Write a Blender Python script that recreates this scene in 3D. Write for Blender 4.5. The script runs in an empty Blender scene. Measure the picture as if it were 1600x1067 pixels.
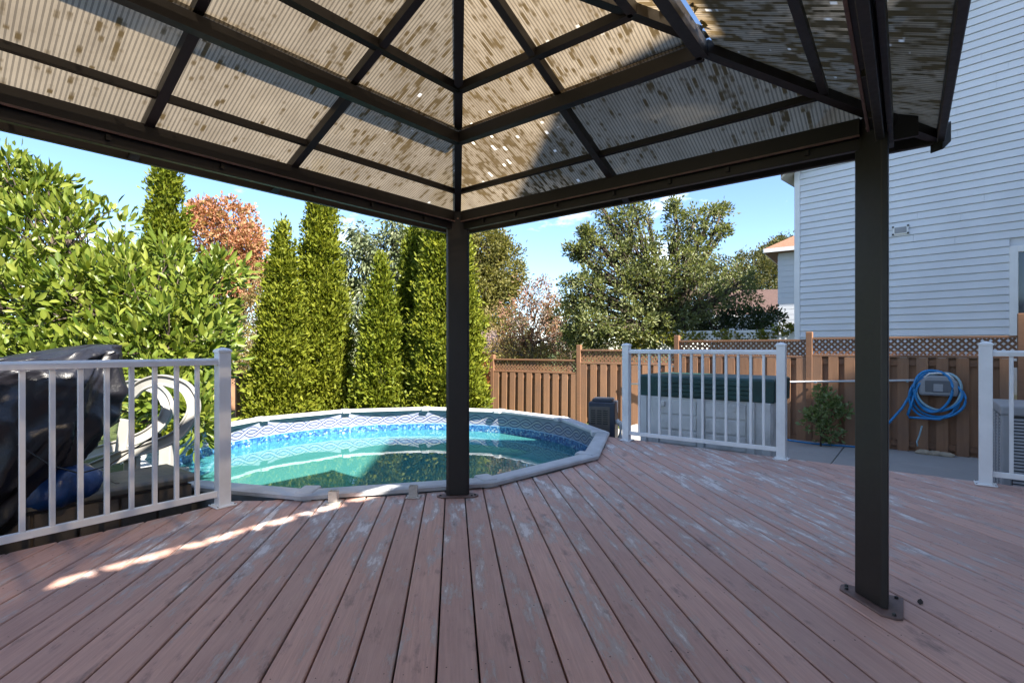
import bpy, math, random
import numpy as np
from mathutils import Vector

random.seed(7)
rng = np.random.default_rng(7)
S = bpy.context.scene
COL = S.collection
F, U0, VH, H = 800.0, 800.0, 542.6, 1.10      # focal length in photo pixels, centre, horizon row, eye height over the deck

# ------------------------------------------------------------------ camera, sky, sun, exposure
cam = bpy.data.cameras.new("camera"); cam.sensor_width = 36.0; cam.lens = 18.0
cam.shift_y = 0.0057; cam.clip_end = 2000; cam.clip_start = 0.02
cam_o = bpy.data.objects.new("camera", cam); COL.objects.link(cam_o)
cam_o.location = (0, 0, H); cam_o.rotation_euler = (math.radians(90), 0, 0)
S.camera = cam_o

SUN_AZ, SUN_EL = math.radians(138.0), math.radians(44.0)
world = bpy.data.worlds.new("World"); S.world = world; world.use_nodes = True
wn, wl = world.node_tree.nodes, world.node_tree.links
wn.clear()
w_out = wn.new("ShaderNodeOutputWorld"); w_bg = wn.new("ShaderNodeBackground")
w_sky = wn.new("ShaderNodeTexSky"); w_sky.sky_type = 'NISHITA'; w_sky.sun_disc = False
w_sky.sun_elevation = SUN_EL; w_sky.sun_rotation = SUN_AZ
w_sky.air_density = 0.85; w_sky.dust_density = 0.0; w_sky.ozone_density = 4.0
w_bg.inputs["Strength"].default_value = 0.078
w_tc = wn.new("ShaderNodeTexCoord"); w_map = wn.new("ShaderNodeMapping")
w_map.inputs["Scale"].default_value = (2.6, 2.6, 6.5); w_map.inputs["Location"].default_value = (0.33, 0.6, 0.15)
w_no = wn.new("ShaderNodeTexNoise"); w_no.inputs["Scale"].default_value = 1.7
w_no.inputs["Detail"].default_value = 8; w_no.inputs["Roughness"].default_value = 0.6
w_rp = wn.new("ShaderNodeValToRGB")
w_rp.color_ramp.elements[0].position = 0.53; w_rp.color_ramp.elements[0].color = (0, 0, 0, 1)
w_rp.color_ramp.elements[1].position = 0.68; w_rp.color_ramp.elements[1].color = (0.7, 0.7, 0.7, 1)
w_mx = wn.new("ShaderNodeMix"); w_mx.data_type = 'RGBA'
w_mx.inputs[7].default_value = (11, 11.4, 11.8, 1)
wl.new(w_tc.outputs["Generated"], w_map.inputs["Vector"]); wl.new(w_map.outputs[0], w_no.inputs["Vector"])
wl.new(w_no.outputs["Fac"], w_rp.inputs[0]); wl.new(w_rp.outputs[0], w_mx.inputs[0])
wl.new(w_sky.outputs[0], w_mx.inputs[6]); wl.new(w_mx.outputs[2], w_bg.inputs[0]); wl.new(w_bg.outputs[0], w_out.inputs[0])

sun = bpy.data.lights.new("sun", 'SUN'); sun.energy = 5.0; sun.angle = math.radians(0.8); sun.color = (1.0, 0.93, 0.82)
sun_o = bpy.data.objects.new("sun", sun); COL.objects.link(sun_o)
SD = Vector((math.sin(SUN_AZ) * math.cos(SUN_EL), math.cos(SUN_AZ) * math.cos(SUN_EL), math.sin(SUN_EL)))
sun_o.rotation_euler = SD.to_track_quat('Z', 'Y').to_euler(); sun_o.location = SD * 60

S.view_settings.view_transform = 'Standard'; S.view_settings.look = 'None'
S.view_settings.exposure = 2.08; S.view_settings.gamma = 1.0
S.cycles.max_bounces = 10; S.cycles.transparent_max_bounces = 12; S.cycles.transmission_bounces = 8
S.cycles.caustics_reflective = False; S.cycles.caustics_refractive = False
S.cycles.sample_clamp_indirect = 6.0
S.cycles.use_denoising = True

# ------------------------------------------------------------------ helpers
def at(u, v, d):
    return Vector(((u - U0) / F * d, d, H + (VH - v) / F * d))

def link(o, parent=None):
    COL.objects.link(o)
    if parent is not None:
        o.parent = parent
    return o

ORG = {}
def tag(o, label=None, cat=None, group=None, kind=None):
    if label: o["label"] = label
    if cat: o["category"] = cat
    if group: o["group"] = group
    if kind: o["kind"] = kind
    return o

def thing(name, label, cat, loc=(0, 0, 0), group=None):
    o = bpy.data.objects.new(name, None); o.empty_display_size = 0.1
    o.location = loc; link(o); tag(o, label, cat, group)
    ORG[o] = Vector(loc)
    return o

def struct(name, loc=(0, 0, 0)):
    o = bpy.data.objects.new(name, None); o.location = loc; link(o); o["kind"] = "structure"
    ORG[o] = Vector(loc)
    return o

class MB:
    def __init__(s): s.v = []; s.f = []; s.uv = None
    def add(s, vs, fs):
        n = len(s.v); s.v += [tuple(p) for p in vs]; s.f += [tuple(i + n for i in f) for f in fs]; return s
    def obox(s, c, ax, ay, az, hx, hy, hz):
        c = Vector(c); ax = Vector(ax).normalized() * hx; ay = Vector(ay).normalized() * hy; az = Vector(az).normalized() * hz
        vs = [c + ax * i + ay * j + az * k for k in (-1, 1) for j in (-1, 1) for i in (-1, 1)]
        return s.add(vs, [(0, 2, 3, 1), (4, 5, 7, 6), (0, 1, 5, 4), (2, 6, 7, 3), (0, 4, 6, 2), (1, 3, 7, 5)])
    def box(s, x0, y0, z0, x1, y1, z1):
        return s.obox(((x0 + x1) / 2, (y0 + y1) / 2, (z0 + z1) / 2), (1, 0, 0), (0, 1, 0), (0, 0, 1), (x1 - x0) / 2, (y1 - y0) / 2, (z1 - z0) / 2)
    def beam(s, p0, p1, w, h, up=(0, 0, 1), ext=0.0):
        p0 = Vector(p0); p1 = Vector(p1); d = p1 - p0; L = d.length; d.normalize()
        side = d.cross(Vector(up)).normalized(); u2 = side.cross(d).normalized()
        return s.obox((p0 + p1) / 2, d, side, u2, L / 2 + ext, w / 2, h / 2)
    def prism(s, poly, z0, z1):
        n = len(poly); vs = [(p[0], p[1], z0) for p in poly] + [(p[0], p[1], z1) for p in poly]
        fs = [tuple(range(n - 1, -1, -1)), tuple(range(n, 2 * n))] + [(i, (i + 1) % n, n + (i + 1) % n, n + i) for i in range(n)]
        return s.add(vs, fs)
    def sweep(s, path, prof, up=(0, 0, 1), closed=False, scale=None, cap=True):
        path = [Vector(p) for p in path]; n = len(path); m = len(prof); base = len(s.v); up = Vector(up)
        for i, p in enumerate(path):
            if closed: t = path[(i + 1) % n] - path[i - 1]
            else: t = path[min(i + 1, n - 1)] - path[max(i - 1, 0)]
            t.normalize(); a = t.cross(up)
            if a.length < 1e-4: a = t.cross(Vector((1, 0.2, 0)))
            a.normalize(); b = a.cross(t).normalized(); k = scale[i] if scale else 1.0
            for q in prof: s.v.append(tuple(p + a * q[0] * k + b * q[1] * k))
        for i in range(n if closed else n - 1):
            j = (i + 1) % n
            for k in range(m):
                l = (k + 1) % m
                s.f.append((base + i * m + k, base + i * m + l, base + j * m + l, base + j * m + k))
        if not closed and cap:
            s.f.append(tuple(base + k for k in range(m - 1, -1, -1))); s.f.append(tuple(base + (n - 1) * m + k for k in range(m)))
        return s
    def tube(s, path, r, n=8, closed=False, scale=None):
        return s.sweep(path, [(r * math.cos(2 * math.pi * k / n), r * math.sin(2 * math.pi * k / n)) for k in range(n)], closed=closed, scale=scale)
    def lathe(s, c, prof, n=16):
        c = Vector(c); base = len(s.v); m = len(prof)
        for i in range(n):
            a = 2 * math.pi * i / n
            for r, z in prof: s.v.append((c.x + r * math.cos(a), c.y + r * math.sin(a), c.z + z))
        for i in range(n):
            j = (i + 1) % n
            for k in range(m - 1):
                s.f.append((base + i * m + k, base + j * m + k, base + j * m + k + 1, base + i * m + k + 1))
        return s
    def mesh(s, name, org=(0, 0, 0), smooth=False):
        ox, oy, oz = org
        me = bpy.data.meshes.new(name)
        me.from_pydata([(x - ox, y - oy, z - oz) for x, y, z in s.v], [], s.f)
        if s.uv:
            l = me.uv_layers.new(name="UVMap")
            for poly in me.polygons:
                for li in poly.loop_indices: l.data[li].uv = s.uv[me.loops[li].vertex_index]
        if smooth: me.polygons.foreach_set("use_smooth", [True] * len(me.polygons))
        me.update()
        return me
    def part(s, name, mat, parent, smooth=False, bevel=0.0, seg=1):
        org = ORG[parent]
        me = s.mesh(name, org, smooth); me.materials.append(mat)
        o = bpy.data.objects.new(name, me); link(o, parent); ORG[o] = org
        if bevel:
            b = o.modifiers.new("bevel", 'BEVEL'); b.width = bevel; b.segments = seg; b.limit_method = 'ANGLE'
        return o
    def top(s, name, mat, label, cat, org=(0, 0, 0), group=None, smooth=False, bevel=0.0, kind=None):
        me = s.mesh(name, org, smooth); me.materials.append(mat)
        o = bpy.data.objects.new(name, me); o.location = org; link(o); tag(o, label, cat, group, kind); ORG[o] = Vector(org)
        if bevel:
            b = o.modifiers.new("bevel", 'BEVEL'); b.width = bevel; b.segments = 1; b.limit_method = 'ANGLE'
        return o

# ------------------------------------------------------------------ materials
class NT:
    def __init__(s, name):
        s.m = bpy.data.materials.new(name); s.m.use_nodes = True
        s.n = s.m.node_tree.nodes; s.l = s.m.node_tree.links; s.n.clear()
        s.out = s.n.new("ShaderNodeOutputMaterial")
    def node(s, t, **kw):
        o = s.n.new("ShaderNode" + t)
        for k, v in kw.items(): setattr(o, k, v)
        return o
    def set(s, sock, v):
        if isinstance(v, bpy.types.NodeSocket): s.l.new(v, sock)
        elif isinstance(v, (tuple, list)) and len(v) == 3 and sock.type == 'RGBA': sock.default_value = (*v, 1)
        else: sock.default_value = v
    def math(s, op, a, b=0.0, c=0.0, clamp=False):
        o = s.node("Math", operation=op, use_clamp=clamp); s.set(o.inputs[0], a); s.set(o.inputs[1], b); s.set(o.inputs[2], c); return o.outputs[0]
    def mix(s, f, a, b, mode='MIX'):
        o = s.node("Mix", data_type='RGBA', blend_type=mode); s.set(o.inputs[0], f); s.set(o.inputs[6], a); s.set(o.inputs[7], b); return o.outputs[2]
    def ramp(s, f, stops):
        o = s.node("ValToRGB"); e = o.color_ramp.elements
        while len(e) < len(stops): e.new(0.5)
        for el, (p, c) in zip(e, stops):
            el.position = p; el.color = (*c, 1) if isinstance(c, (tuple, list)) else (c, c, c, 1)
        s.set(o.inputs[0], f); return o.outputs[0]
    def noise(s, vec, scale, detail=4, rough=0.55, fac=True):
        o = s.node("TexNoise"); s.set(o.inputs["Vector"], vec); o.inputs["Scale"].default_value = scale
        o.inputs["Detail"].default_value = detail; o.inputs["Roughness"].default_value = rough; return o.outputs["Fac"]
    def mapping(s, vec, scale=(1, 1, 1), rot=(0, 0, 0), loc=(0, 0, 0)):
        o = s.node("Mapping"); s.set(o.inputs["Vector"], vec); o.inputs["Scale"].default_value = scale
        o.inputs["Rotation"].default_value = rot; o.inputs["Location"].default_value = loc; return o.outputs[0]
    def pos(s): return s.node("NewGeometry").outputs["Position"]
    def uv(s): return s.node("TexCoord").outputs["UV"]
    def rnd(s): return s.node("ObjectInfo").outputs["Random"]
    def isl(s): return s.node("NewGeometry").outputs["Random Per Island"]
    def bump(s, h, strength=0.3, dist=0.01):
        o = s.node("Bump"); s.set(o.inputs["Height"], h); o.inputs["Strength"].default_value = strength; o.inputs["Distance"].default_value = dist; return o.outputs[0]
    def pbr(s, col, rough=0.6, normal=None, metal=0.0, spec=0.5, coat=0.0):
        o = s.node("BsdfPrincipled"); s.set(o.inputs["Base Color"], col); s.set(o.inputs["Roughness"], rough)
        o.inputs["Metallic"].default_value = metal; o.inputs["Specular IOR Level"].default_value = spec; o.inputs["Coat Weight"].default_value = coat
        if normal is not None: s.l.new(normal, o.inputs["Normal"])
        return o.outputs[0]
    def done(s, sh): s.l.new(sh, s.out.inputs["Surface"]); return s.m

def plain(name, col, rough=0.6, var=0.12, scale=9.0, metal=0.0, spec=0.5, bump=0.08, dirt=None):
    t = NT(name); p = t.pos()
    n = t.noise(p, scale, 6, 0.6); n2 = t.noise(p, scale * 7, 3, 0.6)
    dark = tuple(c * (1 - 2.2 * var) for c in col); light = tuple(min(1, c * (1 + var)) for c in col)
    c = t.ramp(n, [(0.3, dark), (0.7, light)])
    if dirt:
        d = t.ramp(t.noise(p, 2.3, 8, 0.68), [(0.52, 0.0), (0.72, 1.0)]); c = t.mix(t.math('MULTIPLY', d, dirt[1]), c, dirt[0])
    return t.done(t.pbr(c, t.math('MULTIPLY_ADD', n2, 0.25, rough - 0.12), t.bump(n2, bump, 0.004), metal, spec))

def leafmat(name, cols, trans=0.35, rough=0.5, spec=0.35):
    t = NT(name); r = t.isl()
    st = [(i / max(1, len(cols) - 1), c) for i, c in enumerate(cols)]
    c = t.ramp(r, st)
    big = t.noise(t.pos(), 0.9, 3)
    c = t.mix(t.math('MULTIPLY', big, 0.35), c, t.mix(0.6, c, cols[0]))
    a = t.pbr(c, rough, None, 0, spec)
    tr = t.node("BsdfTranslucent"); t.set(tr.inputs[0], t.mix(1.0, c, (1.0, 1.0, 0.55), 'MULTIPLY'))
    m = t.node("MixShader"); m.inputs[0].default_value = trans; t.l.new(a, m.inputs[1]); t.l.new(tr.outputs[0], m.inputs[2])
    return t.done(m.outputs[0])

TH = math.radians(-6.6)
AV = Vector((math.sin(TH), math.cos(TH), 0)); BV = Vector((math.cos(TH), -math.sin(TH), 0))

def deck_mat():
    t = NT("deck_paint"); p = t.pos()
    o = t.node("VectorRotate", rotation_type='Z_AXIS'); t.set(o.inputs["Vector"], p); o.inputs["Angle"].default_value = TH
    q0 = o.outputs[0]
    off = t.node("CombineXYZ"); t.set(off.inputs[1], t.math('MULTIPLY', t.rnd(), 37.0)); t.set(off.inputs[2], t.math('MULTIPLY', t.rnd(), 11.0))
    add = t.node("VectorMath", operation='ADD'); t.set(add.inputs[0], q0); t.set(add.inputs[1], off.outputs[0]); q = add.outputs[0]
    grain = t.noise(t.mapping(q, (38, 1.6, 1)), 2.2, 6, 0.65)
    fine = t.noise(t.mapping(q, (150, 6, 1)), 2.0, 4, 0.6)
    blot = t.noise(t.mapping(q, (5, 2.2, 1)), 1.6, 6, 0.6)
    base = t.mix(t.rnd(), (0.66, 0.385, 0.305), (0.47, 0.280, 0.230))
    base = t.mix(t.math('MULTIPLY', t.ramp(grain, [(0.35, 0.0), (0.7, 1.0)]), 0.55), base, (0.31, 0.185, 0.155))
    base = t.mix(t.math('MULTIPLY', t.ramp(blot, [(0.4, 0.0), (0.7, 1.0)]), 0.45), base, (0.58, 0.365, 0.30))
    # foot traffic: paint worn to grey wood in patches, away from the sheltered near part
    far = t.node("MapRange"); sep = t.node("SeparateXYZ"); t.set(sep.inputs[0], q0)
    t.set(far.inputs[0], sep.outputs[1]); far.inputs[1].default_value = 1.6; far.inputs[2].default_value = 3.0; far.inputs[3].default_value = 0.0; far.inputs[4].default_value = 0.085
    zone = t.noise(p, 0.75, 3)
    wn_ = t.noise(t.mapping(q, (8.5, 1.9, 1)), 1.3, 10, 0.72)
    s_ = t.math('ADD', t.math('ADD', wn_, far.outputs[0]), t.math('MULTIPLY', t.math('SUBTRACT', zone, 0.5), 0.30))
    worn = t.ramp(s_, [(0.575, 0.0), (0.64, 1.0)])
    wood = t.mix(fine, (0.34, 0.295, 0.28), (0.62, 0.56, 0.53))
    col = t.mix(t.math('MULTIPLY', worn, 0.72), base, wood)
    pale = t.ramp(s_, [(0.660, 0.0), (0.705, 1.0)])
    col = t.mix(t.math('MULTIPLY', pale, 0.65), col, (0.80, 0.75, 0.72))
    grime = t.ramp(t.noise(t.mapping(q, (9, 3.0, 1), loc=(4, 9, 0)), 1.3, 8, 0.7), [(0.57, 0.0), (0.70, 1.0)])
    col = t.mix(t.math("MULTIPLY", grime, 0.60), col, (0.085, 0.062, 0.060))
    h = t.math('ADD', t.math('MULTIPLY', grain, 0.5), t.math('ADD', t.math('MULTIPLY', fine, 0.35), t.math('MULTIPLY', worn, -0.5)))
    rough = t.math('ADD', 0.50, t.math('MULTIPLY', worn, 0.25))
    return t.done(t.pbr(col, rough, t.bump(h, 0.6, 0.005), 0, 0.35))

def wood_mat(name, c1, c2, c3, zdir=True, rough=0.75):
    t = NT(name); p = t.pos(); r = t.rnd()
    off = t.node("CombineXYZ"); t.set(off.inputs[0], t.math('MULTIPLY', r, 31.0)); t.set(off.inputs[2], t.math('MULTIPLY', r, 17.0))
    add = t.node("VectorMath", operation='ADD'); t.set(add.inputs[0], p); t.set(add.inputs[1], off.outputs[0])
    g = t.noise(t.mapping(add.outputs[0], (30, 30, 1.6) if zdir else (6, 6, 30)), 1.2, 6, 0.62)
    b = t.noise(add.outputs[0], 2.2, 5)
    c = t.mix(g, c1, c2); c = t.mix(t.ramp(b, [(0.4, 0.0), (0.75, 0.8)]), c, c3)
    c = t.mix(t.math('MULTIPLY', r, 0.5), c, t.mix(1.0, c, (0.62, 0.58, 0.56), 'MULTIPLY'))
    return t.done(t.pbr(c, rough, t.bump(g, 0.4, 0.004), 0, 0.25))

def panel_mat():
    t = NT("twin_wall_polycarbonate"); sep = t.node("SeparateXYZ"); t.set(sep.inputs[0], t.uv())
    u, v = sep.outputs[0], sep.outputs[1]; P = 0.0165
    k = t.math('FRACT', t.math('DIVIDE', u, P)); idx = t.math('FLOOR', t.math('DIVIDE', u, P))
    rib = t.math('LESS_THAN', t.math('ABSOLUTE', t.math('SUBTRACT', k, 0.5)), 0.20)
    r = t.math('MULTIPLY', t.rnd(), 53.0)
    cv = t.node("CombineXYZ"); t.set(cv.inputs[0], t.math('MULTIPLY', idx, 0.115)); t.set(cv.inputs[1], t.math('MULTIPLY', v, 3.2)); t.set(cv.inputs[2], r)
    d1 = t.noise(cv.outputs[0], 1.2, 6, 0.72)
    cv2 = t.node("CombineXYZ"); t.set(cv2.inputs[0], t.math('MULTIPLY', idx, 3.7)); t.set(cv2.inputs[1], t.math('MULTIPLY', v, 11.0)); t.set(cv2.inputs[2], r)
    d2 = t.noise(cv2.outputs[0], 1.0, 2, 0.5)
    zone = t.noise(t.pos(), 1.35, 3)
    def near_to(p, r):
        o = t.node("VectorMath", operation='DISTANCE'); t.set(o.inputs[0], t.pos()); o.inputs[1].default_value = p
        return t.math('MAXIMUM', t.math('SUBTRACT', 1.0, t.math('DIVIDE', o.outputs["Value"], r)), 0.0)
    heap = t.math('MAXIMUM', near_to((-0.10, 2.95, 2.4), 1.25), near_to((1.25, 1.75, 2.3), 1.1))     # where the leaves of the trees come down
    amt = t.math('ADD', t.math('ADD', t.math('MULTIPLY', d2, 0.86), t.math('MULTIPLY', d1, 0.14)), t.math('ADD', t.math('MULTIPLY', t.math('SUBTRACT', zone, 0.5), 0.30), t.math('MULTIPLY', heap, 0.13)))
    dirt = t.ramp(amt, [(0.585, 0.0), (0.665, 1.0)])
    film = t.ramp(t.math('ADD', d1, t.math('MULTIPLY', heap, 0.25)), [(0.40, 0.0), (0.85, 1.0)])
    bright = t.ramp(t.math('ADD', t.math('MULTIPLY', t.math('SUBTRACT', 1.0, d2), 0.85), t.math('ADD', t.math('MULTIPLY', zone, 0.14), t.math('MULTIPLY', heap, 0.09))), [(0.735, 0.0), (0.765, 1.0)])
    clean = t.mix(film, (0.25, 0.200, 0.138), (0.155, 0.118, 0.075))
    c = t.mix(t.math('MULTIPLY', rib, 0.62), clean, (0.052, 0.040, 0.027))
    c = t.mix(t.math('MULTIPLY', dirt, 0.94), c, t.mix(d1, (0.022, 0.014, 0.006), (0.10, 0.068, 0.030)))
    c = t.mix(bright, c, (0.75, 0.70, 0.62))
    tr = t.node("BsdfTranslucent"); t.set(tr.inputs[0], c)
    tp = t.node("BsdfTransparent"); t.set(tp.inputs[0], (0.42, 0.35, 0.27))
    gl = t.pbr(t.mix(0.55, c, (0, 0, 0)), 0.28, None, 0, 0.5)
    m1 = t.node("MixShader"); t.set(m1.inputs[0], t.math('MULTIPLY', t.math('SUBTRACT', 1.0, dirt), 0.10)); t.l.new(tr.outputs[0], m1.inputs[1]); t.l.new(tp.outputs[0], m1.inputs[2])
    m2 = t.node("MixShader"); m2.inputs[0].default_value = 0.14; t.l.new(m1.outputs[0], m2.inputs[1]); t.l.new(gl, m2.inputs[2])
    return t.done(m2.outputs[0])

def liner_mat():
    t = NT("pool_liner"); sep = t.node("SeparateXYZ"); t.set(sep.inputs[0], t.uv()); u, v = sep.outputs[0], sep.outputs[1]
    ph = t.math('MULTIPLY', u, 2 * math.pi / 0.50); sn = t.math('MULTIPLY', t.math('SINE', ph), 0.052)
    vv = t.math('ADD', v, 0.135)
    f1 = t.math('ABSOLUTE', t.math('SUBTRACT', vv, sn)); f2 = t.math('ABSOLUTE', t.math('ADD', vv, sn))
    def band(f, lo, hi): return t.math('MULTIPLY', t.math('GREATER_THAN', f, lo), t.math('LESS_THAN', f, hi))
    over = t.math('GREATER_THAN', t.math('COSINE', ph), 0.0)
    in1 = t.math('LESS_THAN', f1, 0.030); in2 = t.math('LESS_THAN', f2, 0.030)
    e1 = band(f1, 0.016, 0.030); e2 = band(f2, 0.016, 0.030)
    bgc = t.mix(t.noise(t.pos(), 14, 3), (0.17, 0.195, 0.28), (0.24, 0.265, 0.34))
    str1 = t.mix(e1, (0.25, 0.265, 0.32), (0.022, 0.035, 0.12)); str2 = t.mix(e2, (0.27, 0.275, 0.31), (0.032, 0.05, 0.14))
    a = t.mix(in1, t.mix(in2, bgc, str2), str1); b = t.mix(in2, t.mix(in1, bgc, str1), str2)
    braid = t.mix(over, a, b)
    vo = t.node("TexVoronoi"); t.set(vo.inputs["Vector"], t.pos()); vo.inputs["Scale"].default_value = 34
    sc = t.node("SeparateColor"); t.set(sc.inputs[0], vo.outputs["Color"])
    peb = t.ramp(sc.outputs[0], [(0.0, (0.008, 0.045, 0.17)), (0.45, (0.022, 0.11, 0.28)), (0.8, (0.06, 0.21, 0.38)), (1.0, (0.26, 0.36, 0.43))])
    isb = t.math('GREATER_THAN', v, -0.225)
    line = band(t.math('ABSOLUTE', t.math('ADD', v, 0.222)), -1.0, 0.006)
    c = t.mix(isb, peb, braid); c = t.mix(line, c, (0.25, 0.40, 0.62))
    floor = t.math('LESS_THAN', v, -1.30)
    c = t.mix(floor, c, t.mix(t.noise(t.pos(), 9, 5), (0.13, 0.46, 0.52), (0.24, 0.62, 0.66)))
    return t.done(t.pbr(c, 0.42, None, 0, 0.4))

def water_mat():
    t = NT("pool_water"); p = t.pos()
    n = t.noise(p, 2.2, 3, 0.5); n2 = t.noise(p, 9.0, 2, 0.5)
    bp = t.bump(t.math('ADD', n, t.math('MULTIPLY', n2, 0.15)), 0.10, 0.012)
    fr = t.node("Fresnel"); fr.inputs[0].default_value = 1.36; t.l.new(bp, fr.inputs["Normal"])
    gl = t.node("BsdfGlossy"); gl.inputs["Roughness"].default_value = 0.015; t.l.new(bp, gl.inputs["Normal"]); t.set(gl.inputs[0], (1, 1, 1))
    tp = t.node("BsdfTransparent"); t.set(tp.inputs[0], (0.42, 0.80, 0.86))
    df = t.node("BsdfDiffuse"); t.set(df.inputs[0], t.mix(n, (0.09, 0.40, 0.40), (0.12, 0.48, 0.47)))
    m0 = t.node("MixShader"); m0.inputs[0].default_value = 0.36; t.l.new(tp.outputs[0], m0.inputs[1]); t.l.new(df.outputs[0], m0.inputs[2])
    m = t.node("MixShader"); t.l.new(fr.outputs[0], m.inputs[0]); t.l.new(m0.outputs[0], m.inputs[1]); t.l.new(gl.outputs[0], m.inputs[2])
    return t.done(m.outputs[0])

def grass_mat():
    t = NT("lawn_grass"); p = t.pos(); n = t.noise(p, 1.4, 6, 0.6); f = t.noise(p, 60, 3, 0.6)
    c = t.mix(n, (0.045, 0.075, 0.016), (0.10, 0.11, 0.035)); c = t.mix(t.math('MULTIPLY', f, 0.5), c, (0.03, 0.045, 0.012))
    return t.done(t.pbr(c, 0.9, t.bump(f, 0.6, 0.03), 0, 0.2))

def concrete_mat():
    t = NT("patio_concrete"); p = t.pos(); n = t.noise(p, 1.1, 7, 0.62); f = t.noise(p, 40, 4, 0.65)
    c = t.mix(n, (0.24, 0.235, 0.23), (0.40, 0.39, 0.37)); c = t.mix(t.math('MULTIPLY', f, 0.3), c, (0.17, 0.165, 0.16))
    return t.done(t.pbr(c, 0.85, t.bump(f, 0.25, 0.004), 0, 0.3))

def shingle_mat(name, c1, c2, k=7.0):
    t = NT(name); p = t.pos()
    b = t.node("TexBrick"); t.set(b.inputs["Vector"], t.mapping(p, (1, 1, 1.4))); b.inputs["Scale"].default_value = k
    t.set(b.inputs["Color1"], c1); t.set(b.inputs["Color2"], c2); t.set(b.inputs["Mortar"], tuple(x * 0.45 for x in c1)); b.inputs["Mortar Size"].default_value = 0.012
    c = t.mix(t.math('MULTIPLY', t.noise(p, 3, 6), 0.5), b.outputs["Color"], c1)
    return t.done(t.pbr(c, 0.9, None, 0, 0.2))

def tarp_mat():
    t = NT("black_tarp"); p = t.pos(); n = t.noise(p, 5.5, 7, 0.68); s = t.noise(t.mapping(p, (1, 1, 0.4)), 11, 5, 0.7)
    c = t.ramp(n, [(0.3, (0.006, 0.006, 0.009)), (0.6, (0.010, 0.010, 0.014)), (0.8, (0.028, 0.026, 0.028))])
    return t.done(t.pbr(c, t.math('MULTIPLY_ADD', s, 0.32, 0.20), t.bump(t.math('ADD', n, t.math('MULTIPLY', s, 0.25)), 0.28, 0.035), 0, 0.5))

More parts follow.
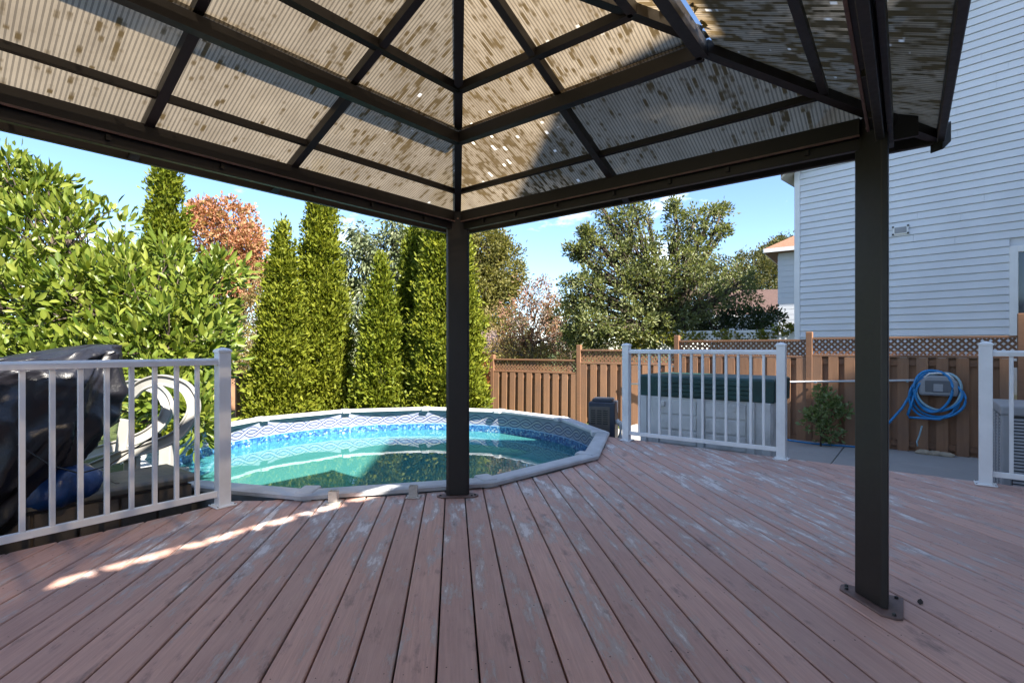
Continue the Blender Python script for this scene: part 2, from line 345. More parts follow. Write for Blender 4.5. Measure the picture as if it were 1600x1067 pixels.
M = {
    "deck": deck_mat(), "panel": panel_mat(), "liner": liner_mat(), "water": water_mat(), "grass": grass_mat(), "concrete": concrete_mat(),
    "bronze": plain("bronze_metal", (0.0135, 0.0100, 0.0085), 0.45, 0.10, 6, 0.0, 0.5, 0.05),
    "plate": plain("brown_plate", (0.17, 0.105, 0.090), 0.6, 0.15, 20),
    "bolt": plain("dark_bolt", (0.012, 0.012, 0.012), 0.4, 0.05, 30),
    "white": plain("white_aluminium", (0.80, 0.80, 0.80), 0.38, 0.04, 5, 0, 0.5, 0.03, ((0.36, 0.34, 0.31), 0.25)),
    "resin": plain("white_resin", (0.33, 0.32, 0.30), 0.45, 0.07, 4, 0, 0.5, 0.05, ((0.30, 0.28, 0.24), 0.35)),
    "rail": plain("pool_rail_grey", (0.50, 0.51, 0.53), 0.5, 0.08, 5, 0, 0.4, 0.08, ((0.24, 0.24, 0.24), 0.5)),
    "poolwall": plain("pool_wall_steel", (0.33, 0.35, 0.38), 0.5, 0.1, 3),
    "cedar": wood_mat("cedar_fence", (0.24, 0.120, 0.066), (0.38, 0.215, 0.125), (0.23, 0.14, 0.095)),
    "cedar2": wood_mat("cedar_rails", (0.19, 0.095, 0.052), (0.30, 0.16, 0.09), (0.17, 0.105, 0.075), False),
    "joist": plain("dark_joist", (0.035, 0.022, 0.018), 0.85, 0.2, 6),
    "nail": plain("nail_head", (0.016, 0.013, 0.013), 0.6, 0.1, 30),
    "siding": plain("vinyl_siding", (0.66, 0.675, 0.70), 0.5, 0.035, 1.2, 0, 0.35, 0.05, ((0.55, 0.56, 0.58), 0.18)),
    "trim": plain("white_trim", (0.74, 0.74, 0.74), 0.45, 0.03, 3),
    "glass_dark": plain("dark_window_pane", (0.035, 0.045, 0.065), 0.08, 0.1, 2, 0, 0.8, 0.0),
    "soffit": plain("soffit_beige", (0.42, 0.39, 0.33), 0.6, 0.06, 4),
    "shingle_red": shingle_mat("shingle_red", (0.20, 0.105, 0.070), (0.27, 0.15, 0.10)),
    "shingle_brown": shingle_mat("shingle_brown", (0.075, 0.047, 0.041), (0.11, 0.068, 0.058)),
    "shingle_grey": shingle_mat("shingle_grey", (0.12, 0.115, 0.11), (0.17, 0.16, 0.155)),
    "roofmetal": plain("brown_roof_metal", (0.16, 0.11, 0.10), 0.5, 0.1, 4),
    "red": plain("orange_red_shed", (0.50, 0.13, 0.035), 0.7, 0.2, 8),
    "boxbrown": plain("brown_resin_box", (0.105, 0.085, 0.072), 0.55, 0.1, 14, 0, 0.4, 0.25),
    "boxlid": plain("taupe_resin_lid", (0.125, 0.115, 0.098), 0.55, 0.1, 10),
    "tarp": tarp_mat(),
    "tarpblue": plain("blue_tarp", (0.008, 0.040, 0.15), 0.32, 0.25, 9, 0, 0.6, 0.5),
    "bingrey": plain("grey_bin_resin", (0.62, 0.62, 0.61), 0.5, 0.06, 4, 0, 0.4, 0.1, ((0.2, 0.2, 0.19), 0.5)),
    "bingreen": plain("dark_green_lid", (0.006, 0.050, 0.047), 0.42, 0.2, 8),
    "heater": plain("slate_heater", (0.035, 0.042, 0.062), 0.45, 0.1, 7),
    "heaterlight": plain("taupe_heater_panel", (0.12, 0.10, 0.085), 0.5, 0.1, 9),
    "pvc": plain("white_pvc", (0.70, 0.70, 0.69), 0.35, 0.03, 6),
    "hose": plain("blue_hose", (0.015, 0.22, 0.52), 0.35, 0.15, 10, 0, 0.5, 0.1),
    "hosepale": plain("pale_hose", (0.30, 0.46, 0.52), 0.4, 0.1, 10),
    "caddy": plain("grey_caddy", (0.27, 0.275, 0.29), 0.4, 0.06, 8),
    "caddydark": plain("dark_caddy", (0.10, 0.105, 0.12), 0.4, 0.06, 8),
    "ac": plain("ac_paint", (0.30, 0.30, 0.31), 0.45, 0.05, 6, 0.0),
    "acdark": plain("ac_coil", (0.035, 0.037, 0.042), 0.5, 0.1, 20),
    "bark": plain("tree_bark", (0.085, 0.066, 0.052), 0.9, 0.25, 14, 0, 0.2, 0.9),
    "barkpale": plain("pale_bark", (0.24, 0.20, 0.17), 0.9, 0.2, 14, 0, 0.2, 0.9),
    "cedarcore": plain("cedar_inner_green", (0.030, 0.036, 0.010), 0.95, 0.2, 9, 0, 0.1, 0.9),  # dark green body inside each cone, keeps the crown opaque
    "stone": plain("tan_stone", (0.36, 0.30, 0.22), 0.9, 0.2, 12),
    "clear": plain("clear_plastic_bracket", (0.55, 0.50, 0.45), 0.25, 0.06, 12, 0, 0.6),
    "lf_mag": leafmat("magnolia_leaf", [(0.060, 0.105, 0.014), (0.145, 0.20, 0.024), (0.26, 0.29, 0.050), (0.11, 0.165, 0.020), (0.20, 0.235, 0.03)], 0.38, 0.42, 0.45),
    "lf_arb": leafmat("arborvitae_spray", [(0.095, 0.125, 0.011), (0.175, 0.20, 0.016), (0.23, 0.24, 0.024)], 0.32, 0.6, 0.25),
    "lf_arb2": leafmat("arborvitae_spray_green", [(0.085, 0.12, 0.010), (0.15, 0.18, 0.014), (0.20, 0.215, 0.018)], 0.32, 0.6, 0.25),
    "lf_red": leafmat("red_maple_leaf", [(0.30, 0.14, 0.07), (0.46, 0.19, 0.12), (0.48, 0.25, 0.13), (0.24, 0.19, 0.06)], 0.35, 0.6),
    "lf_rust": leafmat("rusty_leaf", [(0.16, 0.12, 0.05), (0.27, 0.185, 0.075), (0.21, 0.20, 0.065)], 0.35, 0.6),
    "lf_ash": leafmat("pale_drooping_leaf", [(0.10, 0.13, 0.055), (0.165, 0.195, 0.10), (0.225, 0.245, 0.14)], 0.35, 0.45, 0.5),
    "lf_olive": leafmat("olive_leaf", [(0.10, 0.105, 0.024), (0.165, 0.155, 0.036), (0.205, 0.18, 0.05)], 0.35, 0.6),
    "lf_pink": leafmat("purple_red_leaf", [(0.20, 0.105, 0.07), (0.31, 0.165, 0.115), (0.27, 0.21, 0.10)], 0.35, 0.6),
    "lf_pear": leafmat("pear_leaf", [(0.085, 0.11, 0.035), (0.165, 0.19, 0.07), (0.25, 0.26, 0.11)], 0.42, 0.45, 0.45),
    "lf_dark": leafmat("dark_shrub_leaf", [(0.018, 0.035, 0.012), (0.035, 0.058, 0.018), (0.06, 0.085, 0.03)], 0.25, 0.5),
    "lf_far": leafmat("far_olive_leaf", [(0.055, 0.065, 0.020), (0.095, 0.10, 0.030), (0.13, 0.11, 0.04)], 0.3, 0.7),
    "lf_vine": leafmat("vine_leaf", [(0.11, 0.15, 0.025), (0.20, 0.20, 0.035), (0.26, 0.22, 0.05)], 0.4, 0.5),
    "lf_shrub": leafmat("shrub_leaf", [(0.11, 0.17, 0.05), (0.20, 0.26, 0.10), (0.30, 0.36, 0.18)], 0.35, 0.5),
}

# ------------------------------------------------------------------ layout of the place
C_ = Vector((-0.409, 3.868, 0)); R_ = Vector((1.635, 2.220, 0))
L_ = C_ + 3.30 * Vector((-0.640, -0.768, 0)); N_ = R_ + 3.30 * Vector((-0.611, -0.792, 0))
E1 = (R_ - C_).normalized(); E2 = Vector((0.640, 0.768, 0))        # along the short side; along the long side, away from the camera
PC = Vector((-1.5, 6.35, 0)); PR = 2.65                             # pool centre, outer radius of its top rail
GZ = -0.50                                                          # ground level below the deck
RL0 = Vector((-2.01, 3.557, 0)); RLD = Vector((-0.600, -0.800, 0)).normalized()   # left railing
RR0 = Vector((1.354, 6.05, 0)); RR1 = Vector((2.655, 5.046, 0)); RR2 = Vector((3.796, 4.104, 0)); RRD = (RR2 - RR0).normalized()

# ------------------------------------------------------------------ setting: lawn, patio, deck
lawn = MB(); NX = 60
for j in range(NX + 1):
    for i in range(NX + 1):
        x = -150 + 300 * i / NX; y = -60 + 300 * j / NX
        lawn.v.append((x, y, GZ - 0.06))
for j in range(NX):
    for i in range(NX):
        a = j * (NX + 1) + i; lawn.f.append((a, a + 1, a + NX + 2, a + NX + 1))
o = lawn.top("lawn", M["grass"], None, None, kind="structure")

patio = struct("patio", (3.5, 7.0, GZ))
pd = RRD; pn = Vector((-pd.y, pd.x, 0))
if pn.y < 0: pn = -pn
p00 = RR0 - pd * 1.9 + pn * 0.05
k = 0
for i in range(5):
    for j in range(3):
        a = p00 + pd * (1.83 * i + 0.006) + pn * (1.6 * j + 0.006); b = a + pd * 1.818; c = b + pn * 1.588; d = a + pn * 1.588
        MB().prism([a, b, c, d], GZ - 0.05, GZ + 0.012 + 0.002 * ((i + j) % 2)).part("concrete_slab", M["concrete"], patio, bevel=0.006)

deck = struct("deck", (0, 2, 0))
PITCH, GAP, OFF = 0.1443, 0.0080, -0.055
def a_far(b):
    o = BV * b; best = 1e9
    nl = Vector((-0.80, 0.60, 0)); ol = (RL0 + nl * 0.055).dot(nl)
    best = min(best, (ol - o.dot(nl)) / AV.dot(nl))
    nr = Vector((-RRD.y, RRD.x, 0)); nr = nr if nr.y > 0 else -nr
    best = min(best, ((RR0 + nr * 0.10).dot(nr) - o.dot(nr)) / AV.dot(nr))
    pb = PC.dot(BV); pa = PC.dot(AV); r = PR - 0.03
    if b < -1.25: r = PR + 0.02 + 0.05 * min(1, (-1.25 - b) / 0.3)
    if abs(b - pb) < r:
        best = min(best, pa - math.sqrt(r * r - (b - pb) ** 2))
    return best
nails = MB()
for i in range(-24, 40):
    b0 = OFF + i * PITCH + GAP / 2; b1 = b0 + PITCH - GAP
    zt = random.uniform(-0.0012, 0.0012); near = -2.6
    bs = [b0, b0 + 0.004] + [b0 + 0.004 + (b1 - b0 - 0.008) * q / 4 for q in (1, 2, 3)] + [b1 - 0.004, b1]
    zs = [zt - 0.004] + [zt] * 5 + [zt - 0.004]
    m = MB(); ends = [a_far(b) for b in bs]
    if min(ends) < near + 0.3: continue
    cuts = [0.0, 1.0]
    for q, (b, z, e) in enumerate(zip(bs, zs, ends)):
        p0 = BV * b + AV * near; p1 = BV * b + AV * e
        m.v += [(p0.x, p0.y, z), (p1.x, p1.y, z), (p0.x, p0.y, zt - 0.032), (p1.x, p1.y, zt - 0.032)]
    for q in range(6):
        a = q * 4
        m.f += [(a, a + 4, a + 5, a + 1), (a + 2, a + 3, a + 7, a + 6), (a + 1, a + 5, a + 7, a + 3), (a, a + 2, a + 6, a + 4)]
    m.f += [(0, 1, 3, 2), (24, 26, 27, 25)]
    m.part("deck_board", M["deck"], deck)
    emax = min(ends)
    a = 0.55
    while a < emax - 0.03:
        for fb in (0.2, 0.8):
            b = b0 + (b1 - b0) * (fb + random.uniform(-0.05, 0.05)); aa = a + random.uniform(-0.018, 0.018)
            if random.random() < 0.16: continue
            c = BV * b + AV * aa; r = random.uniform(0.0022, 0.0036); n = len(nails.v)
            for q in range(6): nails.v.append((c.x + r * math.cos(q * 1.047), c.y + r * math.sin(q * 1.047), zt + 0.0008))
            nails.f.append(tuple(n + q for q in range(6)))
        a += 0.405
o = nails.part("nail_heads", M["nail"], deck); o["kind"] = "stuff"
# joists and edge boards under the deck
for q in range(14):
    aa = -2.2 + q * 0.405 + 0.15
    lo, hi = -3.3, 5.4
    pts = [b for b in np.linspace(lo, hi, 120) if a_far(b) > aa + 0.06]
    if len(pts) < 3: continue
    segs = []; st = pts[0]; pv = pts[0]
    for b in pts[1:]:
        if b - pv > 0.2: segs.append((st, pv)); st = b
        pv = b
    segs.append((st, pv))
    for s0, s1 in segs:
        if s1 - s0 < 0.2: continue
        MB().beam(BV * s0 + AV * aa + Vector((0, 0, -0.11)), BV * s1 + AV * aa + Vector((0, 0, -0.11)), 0.038, 0.15).part("joist", M["joist"], deck)
nl = Vector((-0.80, 0.60, 0))
e0 = RL0 + nl * 0.03 + RLD * 0.02; e1_ = e0 + RLD * 3.2
MB().beam(e0 + Vector((0, 0, -0.15)), e1_ + Vector((0, 0, -0.15)), 0.035, 0.22).part("edge_board", M["joist"], deck)
nr = Vector((-RRD.y, RRD.x, 0)); nr = nr if nr.y > 0 else -nr
MB().beam(RR0 + nr * 0.075 + Vector((0, 0, -0.15)) - RRD * 0.05, RR0 + RRD * 4.2 + nr * 0.075 + Vector((0, 0, -0.15)), 0.035, 0.22).part("edge_board", M["joist"], deck)
MB().beam(RR1 + nr * 0.35 + Vector((0, 0, -0.20)) + RRD * 0.1, RR2 + nr * 0.35 + Vector((0, 0, -0.20)) - RRD * 0.1, 0.30, 0.04).part("step_tread", M["deck"], deck, bevel=0.004)

# ------------------------------------------------------------------ gazebo
gz = thing("gazebo", "dark bronze hardtop gazebo with translucent ribbed roof panels standing on the deck", "gazebo", (0, 2, 0))
ZE, ZR, OVT = 2.113, 2.113 + 0.419 * 1.3125, -0.175 / 1.3125
def mid(a, b): return (a + b) / 2
inC = (L_ - C_).normalized()
G1 = mid(C_, R_) + mid((L_ - C_).normalized(), (N_ - R_).normalized()) * 1.3125
G2 = mid(L_, N_) + mid((C_ - L_).normalized(), (R_ - N_).normalized()) * 1.3125
def zz(p, z): return Vector((p.x, p.y, z))
CE = {k: zz(p, ZE) for k, p in dict(C=C_, R=R_, N=N_, L=L_).items()}
G1t, G2t = zz(G1, ZR), zz(G2, ZR)
RG = dict(C=G1t, R=G1t, N=G2t, L=G2t)
UP = Vector((0, 0, 1)); LIFT = Vector((0, 0, 0.052))
def hip(k, t): return CE[k] + (RG[k] - CE[k]) * t
FACES = [("C", "R"), ("R", "N"), ("N", "L"), ("L", "C")]
def raft_sig(a, b, t):
    if {a, b} in ({"C", "R"}, {"N", "L"}): return [0.5]
    Lw = (CE[b] - CE[a]).length; rd = (G2t - G1t).length; w = Lw * (1 - t) + rd * t
    s0 = (Lw - rd) / 2 * (1 - t)
    return [s0 / w, 1 - s0 / w]
def post(cn, ea, eb):
    A, Bk = 0.122, 0.024
    def pt(i, j): return cn + ea * i + eb * j
    poly = [pt(0, 0), pt(A, 0), pt(A, Bk), pt(Bk, A), pt(0, A)]
    if (poly[1] - poly[0]).cross(poly[2] - poly[1]).z < 0: poly = poly[::-1]
    p = MB().prism(poly, 0.012, 2.10).part("post", M["bronze"], gz, bevel=0.003)
    pl = [pt(-.05, -.05), pt(.165, -.05), pt(.180, -.03), pt(.180, .022), pt(.165, .035), pt(.035, .165), pt(.022, .180), pt(-.03, .180), pt(-.05, .165)]
    if (pl[1] - pl[0]).cross(pl[2] - pl[1]).z < 0: pl = pl[::-1]
    MB().prism(pl, 0.001, 0.011).part("base_plate", M["plate"], p, bevel=0.002)
    for q in ((-.025, -.025), (.158, -.02), (-.02, .158), (.155, .012)):
        MB().lathe(zz(pt(*q), 0.011), [(0.0, 0.009), (0.007, 0.009), (0.009, 0.0)], 6).part("bolt", M["bolt"], p)
    MB().lathe(zz(pt((A + Bk) / 2 + .001, (A + Bk) / 2 + .001), 2.045), [(0.0, 0.006), (0.006, 0.005), (0.007, -0.005), (0.0, -0.006)], 8).part("bolt", M["plate"], p)
corner = dict(C=C_, R=R_, N=N_, L=L_)
nbr = dict(C=("R", "L"), R=("C", "N"), N=("R", "L"), L=("C", "N"))
for k in "CRNL":
    a, b = nbr[k]; post(corner[k], (corner[a] - corner[k]).normalized(), (corner[b] - corner[k]).normalized())
ctr = (C_ + R_ + N_ + L_) / 4
for a, b in FACES:
    A, B = corner[a], corner[b]; e = (B - A).normalized(); n = Vector((-e.y, e.x, 0))
    if n.dot(ctr - A) < 0: n = -n
    s0, s1 = A + e * 0.10, B - e * 0.10
    MB().beam(zz(s0 + n * 0.038, 2.061), zz(s1 + n * 0.038, 2.061), 0.056, 0.076).part("beam", M["bronze"], gz, bevel=0.002)
    MB().beam(zz(s0 + n * 0.069, 2.021), zz(s1 + n * 0.069, 2.021), 0.010, 0.008).part("beam_lip", M["plate"], gz)
    cr = MB().beam(zz(s0 + n * 0.028, 1.993), zz(s1 + n * 0.028, 1.993), 0.030, 0.050).part("curtain_rail", M["bronze"], gz, bevel=0.002)
    nb = 7
    for q in range(nb):
        f = (q + 0.5 + random.uniform(-0.15, 0.15)) / nb; c = s0 + (s1 - s0) * f
        MB().obox(zz(c + n * 0.050, 2.000), e, n, UP, 0.008, 0.008, 0.012).part("rail_glider", M["bronze"], cr)
    MB().beam(zz(A - e * 0.10 - n * 0.006, 2.046), zz(B + e * 0.10 - n * 0.006, 2.046), 0.020, 0.108).part("outer_beam", M["bronze"], gz, bevel=0.002)
    # eave fascia
    f0, f1 = hip(a, OVT), hip(b, OVT)
    MB().beam(f0 + Vector((0, 0, -0.016)), f1 + Vector((0, 0, -0.016)), 0.028, 0.062, ext=0.012).part("fascia", M["bronze"], gz, bevel=0.003)
    # purlins and rafters
    for t, w, h, lift, dz in ((0.1615, 0.030, 0.030, 0, -0.022), (0.457, 0.046, 0.062, 0, -0.037), (0.617, 0.042, 0.042, 1, -0.030), (0.985, 0.05, 0.05, 1, -0.034)):
        p0, p1 = hip(a, t) + LIFT * lift, hip(b, t) + LIFT * lift
        if (p1 - p0).length < 0.1: continue
        MB().beam(p0 + Vector((0, 0, dz)), p1 + Vector((0, 0, dz)), w, h).part("purlin", M["bronze"], gz)
    us = 0.487 if (a, b) == ("R", "N") else 0.432; p0, p1 = hip(a, us) + LIFT, hip(b, us) + LIFT
    MB().beam(p0 + Vector((0, 0, 0.006)), p1 + Vector((0, 0, 0.006)), 0.012, 0.020).part("upper_eave_trim", M["bronze"], gz)
    for k in range(len(raft_sig(a, b, 0))):
        def rp(t): 
            s = raft_sig(a, b, t)[k]; return hip(a, t) + (hip(b, t) - hip(a, t)) * s
        MB().beam(rp(OVT) + Vector((0, 0, -0.028)), rp(0.450) + Vector((0, 0, -0.028)), 0.040, 0.044).part("rafter", M["bronze"], gz)
        MB().beam(rp(us) + LIFT + Vector((0, 0, -0.029)), rp(0.97) + LIFT + Vector((0, 0, -0.029)), 0.038, 0.042).part("rafter", M["bronze"], gz)
    # panels
    e3 = (CE[b] - CE[a]).normalized()
    lo_end, up_start = (0.424, 0.487) if (a, b) == ("R", "N") else (0.474, 0.432)
    for tier, brk in ((0, [OVT, 0.1615, lo_end]), (1, [up_start, 0.617, 0.995])):
        for t0, t1 in zip(brk[:-1], brk[1:]):
            if t1 - t0 < 0.05: t0 = t0
            s0 = [0] + raft_sig(a, b, t0) + [1]; s1 = [0] + raft_sig(a, b, t1) + [1]
            for q in range(len(s0) - 1):
                v = [hip(a, t0).lerp(hip(b, t0), s0[q]), hip(a, t0).lerp(hip(b, t0), s0[q + 1]), hip(a, t1).lerp(hip(b, t1), s1[q + 1]), hip(a, t1).lerp(hip(b, t1), s1[q])]
                v = [p + LIFT * tier for p in v]
                m = MB(); m.v = [tuple(p) for p in v]
                m.f = [(0, 1, 2, 3)]
                m.uv = [((p - CE[a]).dot(e3), (p.z) / 0.386) for p in v]
                m.part("roof_panel", M["panel"], gz)
for k in "CRNL":
    MB().beam(hip(k, OVT) + Vector((0, 0, -0.020)), hip(k, 0.455) + Vector((0, 0, -0.020)), 0.046, 0.050).part("hip_rafter", M["bronze"], gz)
    MB().beam(hip(k, 0.465) + LIFT + Vector((0, 0, -0.026)), hip(k, 1.0) + LIFT + Vector((0, 0, -0.026)), 0.046, 0.050).part("hip_rafter", M["bronze"], gz)
    c = hip(k, OVT); MB().obox(c + Vector((0, 0, -0.02)), (c - ctr).to_3d(), (0, 0, 1), UP.cross(c - ctr), 0.03, 0.045, 0.03).part("corner_cap", M["bronze"], gz, bevel=0.004)
MB().beam(G1t + LIFT + Vector((0, 0, -0.025)), G2t + LIFT + Vector((0, 0, -0.025)), 0.06, 0.06).part("ridge_beam", M["bronze"], gz)
tag(next(o for o in gz.children if o.name.startswith("post")), "")

# ------------------------------------------------------------------ railings
def railing(p0, p1, label, ht, nbal, posts=(True, True), long=None):
    p0 = Vector(p0); p1 = Vector(p1); e = (p1 - p0).normalized(); n = Vector((-e.y, e.x, 0))
    t = thing("deck_railing", label, "railing", tuple(p0), "white railings round the deck")
    hw = 0.040
    for q, p in zip(posts, (p0, p1)):
        if not q: continue
        po = MB().obox(zz(p, (ht) / 2 + 0.004), e, n, UP, hw, hw, ht / 2 - 0.004).part("post", M["white"], t, bevel=0.004, seg=2)
        MB().obox(zz(p, 0.007), e, n, UP, 0.068, 0.068, 0.006).part("base_plate", M["white"], po, bevel=0.003)
        cp = MB()
        for r, z in ((0.045, ht), (0.045, ht + 0.014), (0.030, ht + 0.026), (0.004, ht + 0.034)):
            cp.v += [tuple(zz(p, z) + e * r * i + n * r * j) for i, j in ((-1, -1), (1, -1), (1, 1), (-1, 1))]
        cp.f = [(3, 2, 1, 0), (12, 13, 14, 15)] + [(4 * l + i, 4 * l + (i + 1) % 4, 4 * l + 4 + (i + 1) % 4, 4 * l + 4 + i) for l in range(3) for i in range(4)]
        cp.part("post_cap", M["white"], po)
        for i, j in ((-1, -1), (1, -1), (1, 1), (-1, 1)):
            MB().lathe(zz(p, 0.013) + e * 0.056 * i + n * 0.056 * j, [(0, 0.004), (0.005, 0.003), (0.006, 0)], 6).part("screw", M["bolt"], po)
    a = p0 + e * (hw if posts[0] else 0); b = p1 - e * (hw if posts[1] else 0)
    prof = [(-0.026, -0.024), (0.026, -0.024), (0.028, 0.008), (0.018, 0.022), (-0.018, 0.022), (-0.028, 0.008)]
    MB().sweep([zz(a, ht - 0.062), zz(b, ht - 0.062)], prof).part("top_rail", M["white"], t, bevel=0.002)
    MB().beam(zz(a, 0.092), zz(b, 0.092), 0.030, 0.042).part("bottom_rail", M["white"], t, bevel=0.003)
    L = (b - a).length; g = L / (nbal + 1)
    me = None
    for i in range(nbal):
        c = a + e * g * (i + 1)
        MB().obox(zz(c, (0.113 + ht - 0.086) / 2), e, n, UP, 0.0125, 0.0125, (ht - 0.086 - 0.113) / 2).part("baluster", M["white"], t, bevel=0.002)
    return t
railing(RL0, RL0 + RLD * 2.9, "white deck railing beside the brown storage box and black tarp", 1.065, 22)
railing(RR0, RR1, "white deck railing in front of the grey and green storage bin", 1.115, 12)
railing(RR2, RR2 + RRD * 1.6, "white deck railing in front of the air conditioner", 1.115, 13)

# ------------------------------------------------------------------ pool
pool = thing("swimming_pool", "round above ground pool with patterned blue liner and teal water", "pool", (PC.x, PC.y, GZ))
NS = 12
def pc(ang, r, z): return Vector((PC.x + r * math.cos(ang), PC.y + r * math.sin(ang), z))
for i in range(NS):
    a0 = math.radians(30 * i); a1 = math.radians(30 * (i + 1)); da = math.radians(0.5)
    m = MB(); N = 5; prof = [(PR, 0.012), (PR + 0.004, 0.040), (PR - 0.012, 0.052), (PR - 0.145, 0.052), (PR - 0.158, 0.040), (PR - 0.158, 0.012)]
    rc = math.cos(math.radians(15))
    for j in range(N + 1):
        f = j / N
        for r, z in prof:
            # nearly straight rail between two caps
            rr = r / math.cos((f - 0.5) * math.radians(30)) * rc * 1.022
            m.v.append(tuple(pc(a0 + (a1 - a0) * f, rr, z)))
    for j in range(N):
        for q in range(6): m.f.append((j * 6 + q, j * 6 + (q + 1) % 6, (j + 1) * 6 + (q + 1) % 6, (j + 1) * 6 + q))
    m.f += [tuple(range(5, -1, -1)), tuple(range(N * 6, N * 6 + 6))]
    m.part("top_rail", M["rail"], pool)
for i in range(NS):
    a = math.radians(30 * i); r_ = pc(a, 1, 0) - PC; r_.z = 0; tg = Vector((-r_.y, r_.x, 0))
    m = MB(); c = pc(a, PR * 1.0 - 0.072, 0); prof = [(-0.100, 0.004), (-0.100, 0.046), (-0.085, 0.063), (0.088, 0.063), (0.105, 0.046), (0.105, -0.035), (0.094, -0.035), (0.094, 0.004)]
    m.sweep([c - tg * 0.062, c - tg * 0.048, c + tg * 0.048, c + tg * 0.062], [(x, z) for x, z in prof], scale=[0.96, 1, 1, 0.96])
    m.part("rail_cap", M["rail"], pool, bevel=0.004)
RW = PR - 0.09
m = MB(); NW = 96
for j, z in enumerate((0.012, GZ)):
    for i in range(NW): m.v.append(tuple(pc(2 * math.pi * i / NW, RW + 0.006, z)))
for i in range(NW): m.f.append((i, (i + 1) % NW, NW + (i + 1) % NW, NW + i))
m.part("wall", M["poolwall"], pool, smooth=True)
m = MB(); m.uv = []; ZB = GZ - 0.80
zs = [0.018, -0.05, -0.15, -0.225, -0.33, -0.6, ZB + 0.08, ZB]
for z in zs:
    rr = RW if z > ZB + 0.1 else RW - 0.04 * (1 if z > ZB else 4)
    for i in range(NW + 1):
        m.v.append(tuple(pc(2 * math.pi * i / NW, rr, z))); m.uv.append((2 * math.pi * i / NW * RW, z if z > ZB else -2.0))
for j in range(len(zs) - 1):
    for i in range(NW): a = j * (NW + 1) + i; m.f.append((a, a + NW + 1, a + NW + 2, a + 1))
n0 = (len(zs) - 1) * (NW + 1); m.v.append((PC.x, PC.y, ZB)); m.uv.append((0, -2)); ci = len(m.v) - 1
for i in range(NW): m.f.append((n0 + i, ci, n0 + i + 1))
m.part("liner", M["liner"], pool, smooth=True)
m = MB(); ZW = -0.335
m.v = [tuple(pc(2 * math.pi * i / NW, RW - 0.001, ZW)) for i in range(NW)]; m.f = [tuple(range(NW))]
m.part("water", M["water"], pool)

for u, v, lab in ((521, 786, "clear plastic fence bracket on the deck nearer the left railing"), (646, 777, "clear plastic fence bracket on the deck beside the gazebo post")):
    d = H * F / (v - VH); p = at(u, v, d); p.z = 0
    t = thing("pool_fence_bracket", lab, "bracket", tuple(p), "clear brackets at the pool edge")
    MB().obox(p + Vector((0, 0, 0.006)), (1, 0, 0), (0, 1, 0), UP, 0.052, 0.040, 0.005).part("foot", M["clear"], t, bevel=0.002)
    m = MB(); 
    for i, j in ((-1, -1), (1, -1), (1, 1), (-1, 1)):
        m.obox(p + Vector((0.026 * i * (abs(j)), 0.0, 0.048)) + Vector((0, 0.020 * j, 0)), (1, 0, 0), (0, 1, 0), UP, 0.004, 0.019, 0.037)
    m = MB(); w = 0.030; th = 0.005
    outer = [p + Vector((i * w, j * w * 0.8, 0)) for i, j in ((-1, -1), (1, -1), (1, 1), (-1, 1))]; inner = [p + Vector((i * (w - th), j * (w - th) * 0.8, 0)) for i, j in ((-1, -1), (1, -1), (1, 1), (-1, 1))]
    for z in (0.011, 0.088):
        m.v += [tuple(zz(q, z)) for q in outer] + [tuple(zz(q, z)) for q in inner]
    for i in range(4):
        j = (i + 1) % 4; m.f += [(i, j, 8 + j, 8 + i), (4 + j, 4 + i, 12 + i, 12 + j), (8 + i, 8 + j, 12 + j, 12 + i), (j, i, 4 + i, 4 + j)]
    m.part("socket", M["clear"], t)

# pool ladder with two looping handrails, leaning in at the near left of the pool
lad = thing("pool_ladder", "white resin pool ladder with looping handrails beside the black tarp", "ladder", (-2.75, 4.2, GZ))
def loop(pts, d0, d1):
    P = []
    n = len(pts)
    for i, (u, v) in enumerate(pts): P.append(at(u, v, d0 + (d1 - d0) * i / (n - 1)))
    out = []
    for i in range(n - 1):                       # Catmull-Rom
        a, b, c, d = P[max(i - 1, 0)], P[i], P[i + 1], P[min(i + 2, n - 1)]
        for q in range(6):
            t = q / 6; out.append(0.5 * ((2 * b) + (c - a) * t + (2 * a - 5 * b + 4 * c - d) * t * t + (3 * b - a - 3 * c + d) * t ** 3))
    out.append(P[-1]); return out
near = loop([(118, 744), (140, 733), (189, 713), (238, 697), (275, 681), (297, 655), (303, 632), (292, 608), (270, 597), (247, 594), (222, 602), (206, 616)], 3.95, 4.15)
far = loop([(120, 716), (142, 708), (202, 690), (232, 677), (253, 659), (262, 640), (258, 622), (246, 609), (230, 602), (212, 600), (196, 604)], 4.25, 4.45)
pr = [(-0.024, -0.044), (0.024, -0.044), (0.024, -0.032), (0.008, -0.027), (0.008, 0.027), (0.024, 0.032), (0.024, 0.044), (-0.024, 0.044), (-0.024, 0.032), (-0.014, 0.027), (-0.014, -0.027), (-0.024, -0.032)]
def sweep_planar(path, prof, nrm):
    m = MB(); n = len(path); k = len(prof)
    for i, p in enumerate(path):
        t = (path[min(i + 1, n - 1)] - path[max(i - 1, 0)]).normalized(); b = nrm.cross(t).normalized()
        for x, y in prof: m.v.append(tuple(p + nrm * x + b * y))
    for i in range(n - 1):
        for q in range(k): m.f.append((i * k + q, i * k + (q + 1) % k, (i + 1) * k + (q + 1) % k, (i + 1) * k + q))
    m.f += [tuple(range(k - 1, -1, -1)), tuple((n - 1) * k + q for q in range(k))]
    return m
nrm = Vector((0.10, -1, 0.02)).normalized()
sweep_planar(near, pr, nrm).part("handrail", M["resin"], lad, bevel=0.003)
sweep_planar(far, pr, nrm).part("handrail", M["resin"], lad, bevel=0.003)
